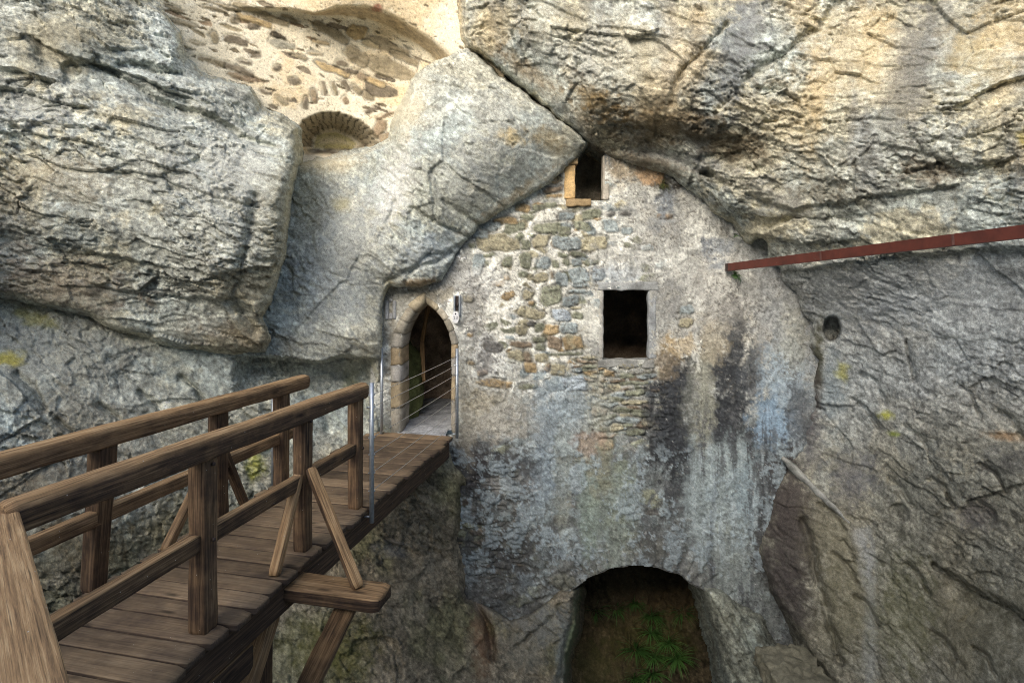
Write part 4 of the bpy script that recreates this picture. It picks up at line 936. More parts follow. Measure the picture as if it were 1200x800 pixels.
# --- plastered ruin wall high on the left, with its relieving arch and blocked niche
RUIN_FAM = {'g': (.30, .255, .17), 't': (.44, .37, .24), 'b': (.27, .255, .20), 'o': (.42, .32, .175), 'n': (.27, .205, .135), 'd': (.19, .16, .115), 'l': (.4, .38, .3), 'k': (.06, .05, .035)}
def build_ruin():
    poly = [(120, -260), (150, -20), (190, 60), (240, 110), (300, 150), (340, 200), (400, 215), (470, 200), (500, 140), (560, 80), (575, 20), (575, -260)]
    ctrl = [(180, 0, 8.0), (250, 60, 8.35), (320, 120, 8.5), (330, 20, 8.55), (400, 60, 8.75), (450, 120, 8.9), (480, 60, 8.85), (520, 20, 8.5), (540, 60, 8.4), (400, -10, 8.45), (250, -60, 8.2), (450, -100, 8.4), (350, -180, 8.5), (420, 180, 8.8), (560, -60, 8.2)]
    L = Layer((110, 590, -190, 225), ctrl, None)
    X, Y = L.X, L.Y
    front = [(340, 8), (369, 15), (395, 6), (431, 4), (464, 16), (505, 41), (532, 64), (560, 95)]
    inner = [(340, 14), (370, 20), (395, 21), (428, 25), (455, 36), (483, 52), (505, 71), (530, 100)]
    fy = np.interp(X, [p[0] for p in front], [p[1] for p in front]); iy = np.interp(X, [p[0] for p in inner], [p[1] for p in inner])
    Yw = Y + 3 * L.wy
    t = sm(0, 1, (Yw - fy) / np.maximum(iy - fy, 1))
    # the recess under the arch dies out to the left along the wall
    L.D = L.D - 0.42 * (1 - t) * sm(250, 380, X)
    niche = [(343, 200), (343, 160), (352, 140), (372, 131), (398, 129), (424, 140), (438, 152), (447, 170), (440, 182), (425, 200)]
    sd = pdist(niche, L.X + 4 * L.wx, L.Y + 4 * L.wy)
    soff = sm(0, 24, sd)
    L.D = L.D + 0.62 * soff * (1 - sm(176, 190, Y)) 
    prep_wall(L)
    n1 = L.field(1.1, 1.1, 5, 751); n2 = L.field(5, 5, 5, 761, 0.65); n3 = L.field(18, 18, 4, 771, 0.7); pitn = L.field(26, 26, 3, 791, 0.6)
    col = np.empty((L.H, L.W, 3), f32); col[:] = (0.68, 0.615, 0.47)
    def over(c, m):
        nonlocal col
        col = col + (np.asarray(c, f32) - col) * np.clip(m, 0, 1)[..., None]
    over((0.78, 0.73, 0.60), sm(0.0, 0.3, n2) * 0.8)
    over((0.58, 0.44, 0.24), 0.6 * sm(0.02, 0.3, n1 + 0.4 * n2))
    relief = 0.02 * n1 + 0.022 * n2 + 0.008 * n3
    # flat slabs bedded on the slope, seen through the plaster
    a = math.radians(20); u = X * math.cos(a) + Y * math.sin(a); v = -X * math.sin(a) + Y * math.cos(a)
    def fn(p):
        a_, b_, v_, h = cells(p, 801); return b_ - a_, h
    e, h = pmap(fn, np.stack([(u + 2 * L.wx2).ravel() / 30, np.zeros(X.size), (v + 1.5 * L.wy2).ravel() / 6.5], 1))
    e = e.reshape(X.shape); h1 = rnd(h, 1).reshape(X.shape)
    pal = np.array([RUIN_FAM[k] for k in 'ggdnbd'], f32)
    sc_ = pal[(rnd(h, 2) * 5.99).astype(int)].reshape(X.shape + (3,)) * (0.7 + 0.5 * rnd(h, 3).reshape(X.shape + (1,)))
    dens = 0.26 + 0.25 * np.exp(-(((X - 440) / 60) ** 2 + ((Y - 75) / 45) ** 2))
    below = sm(0, 6, Yw - iy)
    m = (h1 < dens) * sm(0.20, 0.32, e + 0.25 * L.nz) * np.where(X > 365, below, 1) * (sd < -14)
    over(sc_ * np.clip(1 + 0.7 * L.nz, .4, 1.7)[..., None], m)
    relief = relief - 0.020 * m + 0.0
    e, h = pmap(fn, np.stack([(u + 2 * L.wx2).ravel() / 13, np.full(X.size, 7.0), (v + 1.5 * L.wy2).ravel() / 4.2], 1))
    e = e.reshape(X.shape); h1 = rnd(h, 1).reshape(X.shape)
    m = (h1 < 0.16) * sm(0.25, 0.36, e + 0.25 * L.nz) * (sd < -8)
    over(np.array([.21, .175, .115], f32) * (0.6 + 0.7 * rnd(h, 3).reshape(X.shape + (1,))), m); relief = relief - 0.014 * m
    lay_stones(L, col, relief, [(x, y, hw * 1.22, hh * 0.9, c, a_) for x, y, hw, hh, c, a_ in parse(RUIN_STONES)], 9, proud=0.004, fam=RUIN_FAM)
    # arch underside and niche vault: bare brown stone laid on edge
    band = sm(0.02, 0.2, t) * (1 - sm(0.8, 1.0, t)) * sm(330, 372, X)
    over(np.array([0.36, 0.275, 0.165], f32) * np.clip(1 + 1.2 * L.nz + .5 * n3, .4, 1.8)[..., None], 0.85 * band)
    ang = np.arctan2(Y - 190, X - 393)
    nb = sm(0, 3, sd) * (1 - sm(20, 26, sd)) * (Y < 172)
    jn = np.sin(ang * 44 + 7 * L.nz2 + 3 * L.nz)
    over(np.array([0.21, 0.165, 0.10], f32) * np.clip(1 + 1.0 * L.nz, .4, 1.7)[..., None], 0.8 * nb)
    over((0.05, 0.042, 0.03), 0.8 * nb * sm(0.55, 0.95, jn))
    relief = relief - 0.02 * nb * sm(0.5, 0.95, jn)
    nback = sm(24, 28, sd) 
    over((0.55, 0.45, 0.25), 0.6 * nback)
    over((0.34, 0.31, 0.07), 0.5 * nback * (1 - sm(26, 36, sd)))
    r = np.hypot((X - 442) / 9, (Y - 9) / 5); over((0.25, 0.07, 0.04), 0.8 * (1 - sm(0.5, 1.1, r + n2)))
    pits = sm(0.20, 0.36, pitn)
    over((0.22, 0.18, 0.12), 0.7 * pits); relief = relief - 0.010 * pits
    L.displace(relief.astype(f32))
    o = L.mesh('ruined_wall', M_PLASTER, col)
    tag(o, 'cream plastered ruin wall with sloping flat stones and a low arched niche, high on the left', 'wall')
build_ruin()

# --- dark chamber behind the wall (floor, back wall, roof)
def build_chamber():
    def sheet(name, o, u, v, nu, nv, colr, seed, amp, kind='structure'):
        V = np.array([np.array(o) + np.array(u) * (i / nu) + np.array(v) * (j / nv) for i in range(nu + 1) for j in range(nv + 1)])
        Fc = np.array([(i * (nv + 1) + j, (i + 1) * (nv + 1) + j, (i + 1) * (nv + 1) + j + 1, i * (nv + 1) + j + 1) for i in range(nu) for j in range(nv)], np.int32)
        V = noise_verts(V, 1.6, amp, seed); V = noise_verts(V, 6, amp * 0.25, seed + 3)
        nz = pmap(lambda p: fbm(p, 5, 5, seed + 9, 0.65), V.astype(f32))
        return tag(link_mesh(name, V, Fc, M_ROCK, None, np.array(colr, f32)[None] * np.clip(1 + 1.2 * nz, .35, 1.8)[:, None]), kind=kind)
    sheet('floor', (-1.75, 7.45, -0.03), (0.88, 0, 0), (0, 0.55, 0), 30, 16, (.40, .41, .42), 903, 0.006)
    sheet('floor', (-3.2, 7.95, -0.026), (4.9, 0, 0), (0, 3.6, 0), 90, 70, (.40, .41, .42), 901, 0.012)
    sheet('chamber_back', (-3.2, 10.0, -0.6), (8.0, 0, 0), (0, 0, 3.5), 110, 60, (.36, .27, .19), 911, 0.25)
    sheet('chamber_side', (-2.5, 8.05, -0.3), (-0.4, 3.4, 0), (0, 0, 3.2), 60, 60, (.30, .25, .18), 921, 0.15)
    sheet('chamber_side', (4.2, 8.05, -0.6), (0.4, 3.4, 0), (0, 0, 3.5), 60, 60, (.30, .25, .18), 931, 0.15)
    sheet('chamber_roof', (-3.2, 7.95, 2.72), (8.2, 0, 0), (0, 3.6, 0.1), 80, 60, (.25, .2, .15), 941, 0.08)
    sheet('chamber_floor', (1.7, 7.95, -0.5), (2.9, 0, 0), (0, 3.6, 0), 40, 40, (.30, .26, .20), 951, 0.05)
    sheet('loft_rock', (0.2, 8.6, 2.85), (1.9, 0.1, 0), (0, 0.3, 2.2), 70, 70, (.30, .26, .19), 961, 0.12)
build_chamber()

# --- pit floor, far below and out of sight, plus the ground behind the camera
def build_ground():
    n = 60
    V = np.array([(-16 + 32 * i / n, -11 + 25 * j / n, -6.2) for i in range(n + 1) for j in range(n + 1)])
    Fc = np.array([(i * (n + 1) + j, (i + 1) * (n + 1) + j, (i + 1) * (n + 1) + j + 1, i * (n + 1) + j + 1) for i in range(n) for j in range(n)], np.int32)
    V = noise_verts(V, 0.7, 0.4, 71)
    tag(link_mesh('ground', V, Fc, M_ROCK, None, np.tile(np.array([.26, .24, .20], f32), (len(V), 1))), kind='structure')
build_ground()
def build_light_blocker():  # unseen wall added behind the camera to shade the lower scene
    nx, nz = 60, 50
    V = np.array([(-18 + 36 * i / nx, -9.0 - 0.02 * ((i - nx / 2) / 5) ** 2, -6.4 + 15.8 * j / nz) for i in range(nx + 1) for j in range(nz + 1)])
    Fc = np.array([(i * (nz + 1) + j, (i + 1) * (nz + 1) + j, (i + 1) * (nz + 1) + j + 1, i * (nz + 1) + j + 1) for i in range(nx) for j in range(nz)], np.int32)
    V = noise_verts(V, 0.5, 0.8, 171); V = noise_verts(V, 2.0, 0.2, 175)
    tag(link_mesh('unseen_light_blocker', V, Fc, M_ROCK, None, np.tile(np.array([.42, .41, .37], f32), (len(V), 1))), kind='structure')
build_light_blocker()

# ================================================================== BRIDGE
BD = Vector((0.2207, 0.9753, 0)); BN = Vector((-0.9753, 0.2207, 0))        # along the bridge, and towards its left
B0 = Vector((-1.78, 2.99, 0))                                               # a point of the right deck edge
def onb(s, l=0.0, z=0.0):
    p = B0 + BD * s + BN * l; return Vector((p.x, p.y, z))
def sAt(Y): return (Y - 2.99) / 0.9753

_seed = [0]
def beam_geo(p0, p1, wd, ht, up=Vector((0, 0, 1)), rad=0.012, seg=0.04, rough=0.004, round_top=False, wear_top=1.0, wear_side=0.15, tone=1.0, wear_fn=None):
    """a hewn timber: rounded rectangular section swept from p0 to p1; returns verts, faces, grain, wear, tone"""
    _seed[0] += 1; sd = _seed[0]; r = random.Random(sd)
    p0 = Vector(p0); p1 = Vector(p1); ax = (p1 - p0); Ln = ax.length; ax.normalize()
    sx = ax.cross(up).normalized(); uz = sx.cross(ax).normalized()
    pts = []
    hw, hh = wd / 2, ht / 2
    rt = min(hw * 0.9, hh * 0.9, rad * (3.6 if round_top else 1)); rb = min(rad, hw * .9, hh * .9)
    def corner(cx, cy, rr, a0, n):
        for k in range(n + 1):
            a = a0 + math.pi / 2 * k / n; pts.append((cx + rr * math.cos(a), cy + rr * math.sin(a)))
    def edge(pA, pB, n):
        for k in range(1, n): pts.append((pA[0] + (pB[0] - pA[0]) * k / n, pA[1] + (pB[1] - pA[1]) * k / n))
    ne = 4
    corner(hw - rt, hh - rt, rt, 0, 3); edge((hw - rt, hh), (-hw + rt, hh), ne)
    corner(-hw + rt, hh - rt, rt, math.pi / 2, 3); edge((-hw, hh - rt), (-hw, -hh + rb), ne)
    corner(-hw + rb, -hh + rb, rb, math.pi, 2); edge((-hw + rb, -hh), (hw - rb, -hh), ne)
    corner(hw - rb, -hh + rb, rb, 1.5 * math.pi, 2); edge((hw, -hh + rb), (hw, hh - rt), ne)
    m = len(pts); n = max(2, int(Ln / seg))
    V = []; G = []; Wr = []
    off = r.uniform(0, 40)
    for i in range(n + 1):
        t = i / n
        sh = 1.0
        if i == 0 or i == n: sh = 1 - min(0.15, rad * 0.6 / min(hw, hh))
        for (x, y) in pts:
            p = p0 + ax * (Ln * t) + sx * x * sh + uz * y * sh
            V.append(p[:]); G.append((Ln * t + off, x + off * 0.37, y + off * 0.73))
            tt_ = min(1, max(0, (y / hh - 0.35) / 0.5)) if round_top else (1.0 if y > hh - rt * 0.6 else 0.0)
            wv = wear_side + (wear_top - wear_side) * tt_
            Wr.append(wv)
    Fc = []
    for i in range(n):
        for j in range(m):
            Fc.append((i * m + j, i * m + (j + 1) % m, (i + 1) * m + (j + 1) % m, (i + 1) * m + j))
    V = np.array(V, f32)
    # hollow out by noise that runs along the grain
    Gv = np.array(G, f32)
    nv = fbm(Gv * np.array([1.2, 9, 9], f32), 1.0, 3, 5) ; nv2 = fbm(Gv * np.array([2.0, 40, 40], f32), 1.0, 2, 8)
    cen = np.array([(p0 + ax * (Ln * (k // m) / n))[:] for k in range(len(V))], f32)
    rdir = V - cen; rdir /= np.linalg.norm(rdir, axis=1, keepdims=True) + 1e-9
    V = V + rdir * (rough * 2.2 * nv + rough * 0.9 * nv2)[:, None]
    base = len(V)
    ends = []
    for i, tt in ((0, 0.0), (n, 1.0)):
        c = p0 + ax * (Ln * tt); ends.append(c[:])
    V = np.concatenate([V, np.array(ends, f32)]); G += [(off, off * .37, off * .73), (Ln + off, off * .37, off * .73)]; Wr += [wear_side, wear_side]
    for j in range(m):
        Fc.append((base, (j + 1) % m, j, j)); Fc.append((base + 1, n * m + j, n * m + (j + 1) % m, n * m + (j + 1) % m))
    return V, [tuple(dict.fromkeys(f)) for f in Fc], np.array(G, f32), np.array(Wr, f32), np.full(len(V), tone * r.uniform(0.78, 1.22), f32)
def beam(name, p0, p1, wd, ht, parent, **kw):
    V, Fc, G, Wr, T = beam_geo(p0, p1, wd, ht, **kw)
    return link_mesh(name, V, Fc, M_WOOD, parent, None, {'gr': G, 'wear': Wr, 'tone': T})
def join_geo(gs):
    V = []; Fc = []; G = []; W_ = []; T = []; o = 0
    for v, f, g, w_, t in gs:
        V.append(v); Fc += [tuple(i + o for i in q) for q in f]; G.append(g); W_.append(w_); T.append(t); o += len(v)
    return np.concatenate(V), Fc, np.concatenate(G), np.concatenate(W_), np.concatenate(T)

def tube_geo(path, r, n=10, jit=0):
    V = []; Fc = []
    path = [Vector(p) for p in path]
    for i, p in enumerate(path):
        t = (path[min(i + 1, len(path) - 1)] - path[max(i - 1, 0)]).normalized()
        a = t.cross(Vector((0.31, 0.2, 0.93)) if abs(t.z) < 0.9 else Vector((1, 0, 0))).normalized(); b = t.cross(a)
        for k in range(n):
            q = p + (a * math.cos(2 * math.pi * k / n) + b * math.sin(2 * math.pi * k / n)) * r; V.append(q[:])
    for i in range(len(path) - 1):
        for k in range(n): Fc.append((i * n + k, i * n + (k + 1) % n, (i + 1) * n + (k + 1) % n, (i + 1) * n + k))
    Fc.append(tuple(range(n))[::-1]); Fc.append(tuple(range((len(path) - 1) * n, len(path) * n)))
    return V, Fc
def tubes(name, paths, r, mat, parent, n=10):
    V = []; Fc = []
    for p in paths:
        v, f = tube_geo(p, r, n); o = len(V); V += v; Fc += [tuple(i + o for i in q) for q in f]
    return link_mesh(name, V, Fc, mat, parent)
def build_bridge():
    root = empty('footbridge', onb(2.0, 0.55, -0.3))
    tag(root, 'dark weathered wooden footbridge with plank deck and log rails leading to the arched doorway', 'bridge')
    # deck
    gs = []; s = sAt(1.3); r = random.Random(12)
    sEnd = 4.66
    while s < sEnd:
        wpl = r.uniform(0.17, 0.22)
        e0 = r.uniform(-0.025, 0.02); e1 = r.uniform(-0.02, 0.03); dz = r.uniform(-0.004, 0.003)
        if s < sAt(3.95): e0 -= 0.02
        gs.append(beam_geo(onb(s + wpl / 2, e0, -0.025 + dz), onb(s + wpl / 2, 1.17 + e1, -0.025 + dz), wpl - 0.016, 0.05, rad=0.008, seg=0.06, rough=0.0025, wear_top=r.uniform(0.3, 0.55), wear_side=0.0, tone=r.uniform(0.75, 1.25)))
        s += wpl
    V, Fc, G, W_, T = join_geo(gs)
    # foot traffic: paler along the edges, dark tread in the middle
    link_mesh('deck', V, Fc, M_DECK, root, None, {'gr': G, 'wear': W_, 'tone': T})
    # main beams under the deck
    for l in (0.09, 1.06):
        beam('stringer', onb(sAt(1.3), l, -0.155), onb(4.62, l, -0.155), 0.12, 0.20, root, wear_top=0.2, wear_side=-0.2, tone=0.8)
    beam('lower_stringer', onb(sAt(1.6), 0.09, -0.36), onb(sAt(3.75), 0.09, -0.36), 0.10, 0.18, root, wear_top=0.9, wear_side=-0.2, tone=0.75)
    # posts
    RP = [3.417, 4.42, 5.23]; LP = [3.88, 4.95, 5.80]
    for Y in RP:
        big = 0.115 if Y < 4 else 0.108
        beam('post', onb(sAt(Y), 0.125, -0.02), onb(sAt(Y), 0.125, 1.02), big, big, root, up=BD, wear_top=0.35, wear_side=0.12, tone=1.15, rad=0.016, rough=0.006)
    for Y in LP:
        s0 = sAt(Y)
        lean = 0.06 if Y < 4 else 0.0
        beam('post', onb(s0 - 0.25, 1.10 + lean, -0.02), onb(s0 - 0.25, 1.10 - lean * 0.3, 0.98), 0.115, 0.115, root, up=BD, wear_top=0.3, wear_side=0.1, tone=1.0, rad=0.016, rough=0.008)
    # top rails
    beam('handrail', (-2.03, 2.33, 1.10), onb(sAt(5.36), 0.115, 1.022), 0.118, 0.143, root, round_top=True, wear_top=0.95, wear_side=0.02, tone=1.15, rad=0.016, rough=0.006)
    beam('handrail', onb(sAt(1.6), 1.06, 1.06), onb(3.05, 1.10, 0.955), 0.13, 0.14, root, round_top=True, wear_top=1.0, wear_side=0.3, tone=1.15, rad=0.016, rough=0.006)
    for Y in RP:
        for z in (0.53, 0.97):
            q = onb(sAt(Y), 0.125 - 0.062, z); q2 = q - BN * 0.014
            tubes('bolt', [[q[:], q2[:]]], 0.011, M_RUST, root, 8)
    # middle rails run between the posts
    ys = [2.30] + RP
    for a, b in zip(ys[:-1], ys[1:]):
        beam('middle_rail', onb(sAt(a) + (0.05 if a != 2.30 else 0), 0.125, 0.535 - (0.01 if a == 2.30 else 0)), onb(sAt(b) - 0.05, 0.125, 0.53), 0.07, 0.105, root, wear_top=0.8, wear_side=0.12, tone=1.0)
    beam('middle_rail', onb(sAt(1.7), 1.10, 0.50), onb(2.86, 1.12, 0.465), 0.08, 0.10, root, wear_top=0.85, wear_side=0.35, tone=1.15)
    # braces on the middle posts
    top = onb(sAt(4.42), 0.06, 0.60)
    beam('brace', onb(sAt(4.03), 0.10, 0.0), onb(sAt(4.36), 0.125, 0.58), 0.055, 0.075, root, up=BN, wear_top=0.3, wear_side=0.85, tone=1.2)
    beam('brace', onb(sAt(4.42) - 0.02, 0.05, 0.62), onb(sAt(4.16), -0.47, -0.085), 0.075, 0.06, root, up=Vector((0.6, -0.6, 0.5)), wear_top=0.9, wear_side=0.05, tone=1.1)
    sL = sAt(4.95) - 0.25
    beam('brace', onb(sL - 0.55, 1.12, 0.0), onb(sL - 0.06, 1.10, 0.60), 0.06, 0.075, root, up=BN, wear_top=0.5, wear_side=0.5, tone=1.2)
    beam('brace', onb(sL + 0.36, 1.12, 0.0), onb(sL + 0.05, 1.10, 0.58), 0.06, 0.075, root, up=BN, wear_top=0.1, wear_side=0.05, tone=0.8)
    # cross beam sticking out under the deck, and its struts
    sO = sAt(4.165)
    beam('cross_beam', onb(sO, -0.66, -0.135), onb(sO, 1.22, -0.135), 0.24, 0.09, root, up=Vector((0, 0, 1)), wear_top=1.0, wear_side=0.0, tone=1.0, rad=0.01)
    beam('strut', onb(sO, -0.40, -0.19), onb(sO - 0.05, 0.38, -1.75), 0.14, 0.10, root, up=BD, wear_top=0.2, wear_side=0.25, tone=1.0, rough=0.007)
    # trestle below
    for l in (0.30, 0.98):
        beam('trestle_post', onb(sO - 0.02, l, -6.0), onb(sO - 0.02, l, -0.19), 0.14, 0.14, root, up=BD, wear_top=0.2, wear_side=0.1, tone=0.85, rough=0.008)
    beam('trestle_brace', onb(sO - 0.10, 0.22, -0.30), onb(sO - 0.10, 1.02, -1.25), 0.09, 0.12, root, up=BD, wear_top=0.6, wear_side=0.2, tone=1.0)
    beam('trestle_brace', onb(sO - 0.75, 0.30, -1.6), onb(sO - 0.08, 0.16, -0.28), 0.10, 0.13, root, up=BN, wear_top=0.6, wear_side=0.45, tone=1.1)
    beam('trestle_brace', onb(sO - 0.75, 0.95, -1.5), onb(sO - 0.08, 0.98, -0.28), 0.10, 0.13, root, up=BN, wear_top=0.6, wear_side=0.3, tone=1.0)
    beam('trestle_brace', onb(sO - 0.06, 0.30, -1.02), onb(sO - 0.06, 0.98, -1.02), 0.10, 0.16, root, up=Vector((0, 0, 1)), wear_top=0.8, wear_side=0.4, tone=1.1)
build_bridge()

# --- wooden rail right in front of the camera
def build_near_rail():
    root = empty('wooden_railing', (-1.55, 1.7, 0.0))
    tag(root, 'worn tan wooden railing with a broad flat top in the bottom left foreground', 'railing')
    d = Vector((0.691, -0.723, 0)).normalized(); nrm = Vector((-d.y, d.x, 0))   # to the right of travel is +x side
    a = Vector((-2.03, 2.42, 1.065)); 
    # right edge of the top passes a; the beam lies to its left
    left = Vector((-0.723, -0.691, 0)).normalized()
    wid = 0.24
    c0 = a + left * wid / 2 + d * -0.02; c1 = c0 + d * 3.0
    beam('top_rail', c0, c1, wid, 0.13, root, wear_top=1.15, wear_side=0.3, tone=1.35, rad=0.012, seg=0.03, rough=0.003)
    for t in (0.25, 2.3):
        p = c0 + d * t; beam('post', (p.x, p.y, -0.02), (p.x, p.y, 1.0), 0.12, 0.12, root, up=d, wear_top=.3, wear_side=.15)
build_near_rail()

# --- steel posts and wire ropes at the door end of the bridge
def build_cables(name_lbl, A, Bp, zs, zlow):
    A = Vector(A); Bp = Vector(Bp)
    root = empty('cable_railing', (A.x, A.y, 0)); tag(root, name_lbl, 'railing', None)
    for P, low in ((A, zlow[0]), (Bp, zlow[1])):
        tubes('steel_post', [[(P.x, P.y, low), (P.x, P.y, 0.5), (P.x, P.y, 1.115)]], 0.021, M_STEEL, root, 12)
        for z in zs: tubes('clamp', [[(P.x - 0.03, P.y - 0.004, z), (P.x + 0.03, P.y + 0.004, z)]], 0.006, M_STEEL, root, 8)
        tubes('bracket', [[(P.x - 0.01, P.y, low + 0.05), (P.x - 0.07, P.y + 0.01, low + 0.05)]], 0.009, M_STEEL, root, 8)
        tubes('bracket', [[(P.x - 0.045, P.y - .01, 0.9), (P.x + 0.005, P.y, 0.9)]], 0.009, M_STEEL, root, 8)
    for z in zs:
        pts = []
        for k in range(9):
            t = k / 8; q = A.lerp(Bp, t); pts.append((q.x, q.y, z - 0.012 * 4 * t * (1 - t)))
        tubes('wire_rope', [pts], 0.0032, M_WIRE, root, 6)
ZS = [0.16, 0.32, 0.48, 0.63, 0.78, 0.90, 1.01]
pr0 = onb(sAt(5.22) + 0.0, -0.035); pr1 = (-0.715, 7.66, 0)
build_cables('steel posts with thin wire ropes on the right side of the bridge across the doorway', pr0, pr1, ZS, (-0.12, -0.05))
def lone_post(P, top, label):
    root = tag(empty('steel_post', (P[0], P[1], 0)), label, 'post', 'steel posts on the rock side of the bridge')
    tubes('tube', [[(P[0], P[1], -0.03), (P[0], P[1], 0.5), (P[0], P[1], top)]], 0.021, M_STEEL, root, 12)
    for z in ZS:
        if z < top: tubes('clamp', [[(P[0] - 0.03, P[1] - 0.004, z), (P[0] + 0.03, P[1] + 0.004, z)]], 0.006, M_STEEL, root, 8)
p = onb(sAt(5.84) - 0.25, 1.215); lone_post((p.x, p.y), 0.92, 'steel post beside the end of the far wooden handrail')
lone_post((-1.70, 7.68), 1.115, 'slim steel post standing left of the arched doorway')

# ================================================================== SMALL THINGS
def build_red_beam():
    a = PV(853, 313, WY - 0.10); b = PV(1200, 271, 4.28)
    d = (b - a).normalized(); end = b + d * 2.2
    side = d.cross(Vector((0, 0, 1))).normalized(); upv = side.cross(d)
    root = tag(empty('steel_beam', a), 'long red oxide painted steel channel beam running from the wall along the right cliff', 'beam')
    h, fl, tk = 0.098, 0.055, 0.008
    # channel section, web towards the camera
    sgn = 1 if side.dot(Vector((-a.x, -a.y, 0))) > 0 else -1
    sec = [(0, h / 2), (0, -h / 2), (-fl, -h / 2), (-fl, -h / 2 + tk), (-tk, -h / 2 + tk), (-tk, h / 2 - tk), (-fl, h / 2 - tk), (-fl, h / 2)]
    Ln = (end - a).length; n = 60; V = []; Fc = []
    for i in range(n + 1):
        p = a + d * Ln * i / n
        for (x, y) in sec: V.append((p + side * x * sgn + upv * y)[:])
    m = len(sec)
    for i in range(n):
        for j in range(m): Fc.append((i * m + j, i * m + (j + 1) % m, (i + 1) * m + (j + 1) % m, (i + 1) * m + j))
    Fc.append(tuple(range(m))); Fc.append(tuple(range(n * m, n * m + m))[::-1])
    link_mesh('channel', V, Fc, M_RED, root, smooth=False)
    # weld seams: narrow pale straps
    for t in (1.62, 3.05):
        p = a + d * t + side * 0.004 * sgn
        q = [p + side * sx * sgn * 0.003 + upv * sy * h * 0.47 + d * sz * 0.010 for sx in (-1, 1) for sy in (-1, 1) for sz in (-1, 1)]
        link_mesh('weld_seam', [v[:] for v in q], [(0, 1, 3, 2), (4, 6, 7, 5), (0, 4, 5, 1), (2, 3, 7, 6), (0, 2, 6, 4), (1, 5, 7, 3)], simple_mat('primer', (.11, .05, .04), .7), root, smooth=False)
    p = a - d * 0.03 + side * 0.0 * sgn
    q = [p + side * sx * sgn * 0.03 - side * 0.03 * sgn + upv * sy * h * 0.5 + d * sz * 0.029 for sx in (-1, 1) for sy in (-1, 1) for sz in (-1, 1)]
    link_mesh('end_bracket', [v[:] for v in q], [(0, 1, 3, 2), (4, 6, 7, 5), (0, 4, 5, 1), (2, 3, 7, 6), (0, 2, 6, 4), (1, 5, 7, 3)], M_RUST, root, smooth=False)
build_red_beam()

def build_pulley():
    yF = WY - 0.03
    root = tag(empty('pulley_bracket', PV(536, 357, yF)), 'grey steel pulley bracket in a slot right of the arched doorway', 'bracket')
    def plate(name, x0, x1, y0, y1, d0, d1, mat):
        a = PT(x0, y1, WY); b = PT(x1, y0, WY)
        return block(name, (a[0], d0, a[2]), (b[0], d1, b[2]), (.4, .42, .44), root, 5, mat, 0.02, 0.0, 0.002)
    plate('cheek_plate', 531.8, 534.0, 346, 366, WY - 0.06, WY + 0.05, M_STEEL)
    plate('cheek_plate', 537.8, 540.2, 346, 370, WY - 0.06, WY + 0.05, M_STEEL)
    plate('slot_back', 534.1, 537.7, 346.5, 364, WY - 0.034, WY - 0.018, M_RUST)
    c = PV(536, 357, WY - 0.045)
    V = []; Fc = []; n = 18
    for x in (-0.012, -0.004, 0.004, 0.012):
        rr = 0.032 if abs(x) > 0.01 else 0.024
        for k in range(n): V.append((c.x + x, c.y + rr * math.cos(2 * math.pi * k / n), c.z + rr * math.sin(2 * math.pi * k / n)))
    for i in range(3):
        for k in range(n): Fc.append((i * n + k, i * n + (k + 1) % n, (i + 1) * n + (k + 1) % n, (i + 1) * n + k))
    Fc.append(tuple(range(n))); Fc.append(tuple(range(3 * n, 4 * n)))
    link_mesh('pulley_wheel', V, Fc, M_RUST, root)
    # number tag
    t = tag(empty('number_tag', PV(535, 371, yF)), 'small white oval number plate reading 23 beside the doorway', 'sign')
    V = []; Fc = []; n = 28; cx, cz = PV(534.6, 371, WY)[0], PV(534.6, 371, WY)[2]
    for dep in (WY - 0.085, WY - 0.078):
        for k in range(n):
            a = 2 * math.pi * k / n; V.append((cx + 0.042 * math.copysign(abs(math.cos(a)) ** 0.75, math.cos(a)), dep, cz + 0.078 * math.copysign(abs(math.sin(a)) ** 0.8, math.sin(a))))
    Fc = [tuple(range(n))] + [tuple(range(n, 2 * n))[::-1]] + [(k, k + n, (k + 1) % n + n, (k + 1) % n) for k in range(n)]
    link_mesh('plate', V, Fc, M_WHITE, t, smooth=False)
    cu = bpy.data.curves.new('digits', 'FONT'); cu.body = '23'; cu.size = 0.062; cu.align_x = 'CENTER'; cu.align_y = 'CENTER'; cu.extrude = 0.001
    ob = bpy.data.objects.new('digits', cu); C.objects.link(ob); ob.rotation_euler = (math.pi / 2, 0, 0); ob.location = (cx, WY - 0.087, cz - 0.012)
    bpy.context.view_layer.update()
    me = bpy.data.meshes.new_from_object(ob); mw = ob.matrix_world.copy(); bpy.data.objects.remove(ob)
    me.transform(mw); me.materials.clear(); me.materials.append(M_INK)
    ob = bpy.data.objects.new('number', me); C.objects.link(ob); ob.parent = t; ob.matrix_parent_inverse = Matrix.Translation(-t.location)
    V = [(cx + 0.010 * math.cos(2 * math.pi * k / 12), WY - 0.0868, cz + 0.042 + 0.012 * math.sin(2 * math.pi * k / 12)) for k in range(12)]
    V += [(x, WY - 0.0835, z) for x, y, z in V]
    link_mesh('screw', V, [tuple(range(12))] + [(k, k + 12, (k + 1) % 12 + 12, (k + 1) % 12) for k in range(12)], M_INK, t, smooth=False)
build_pulley()

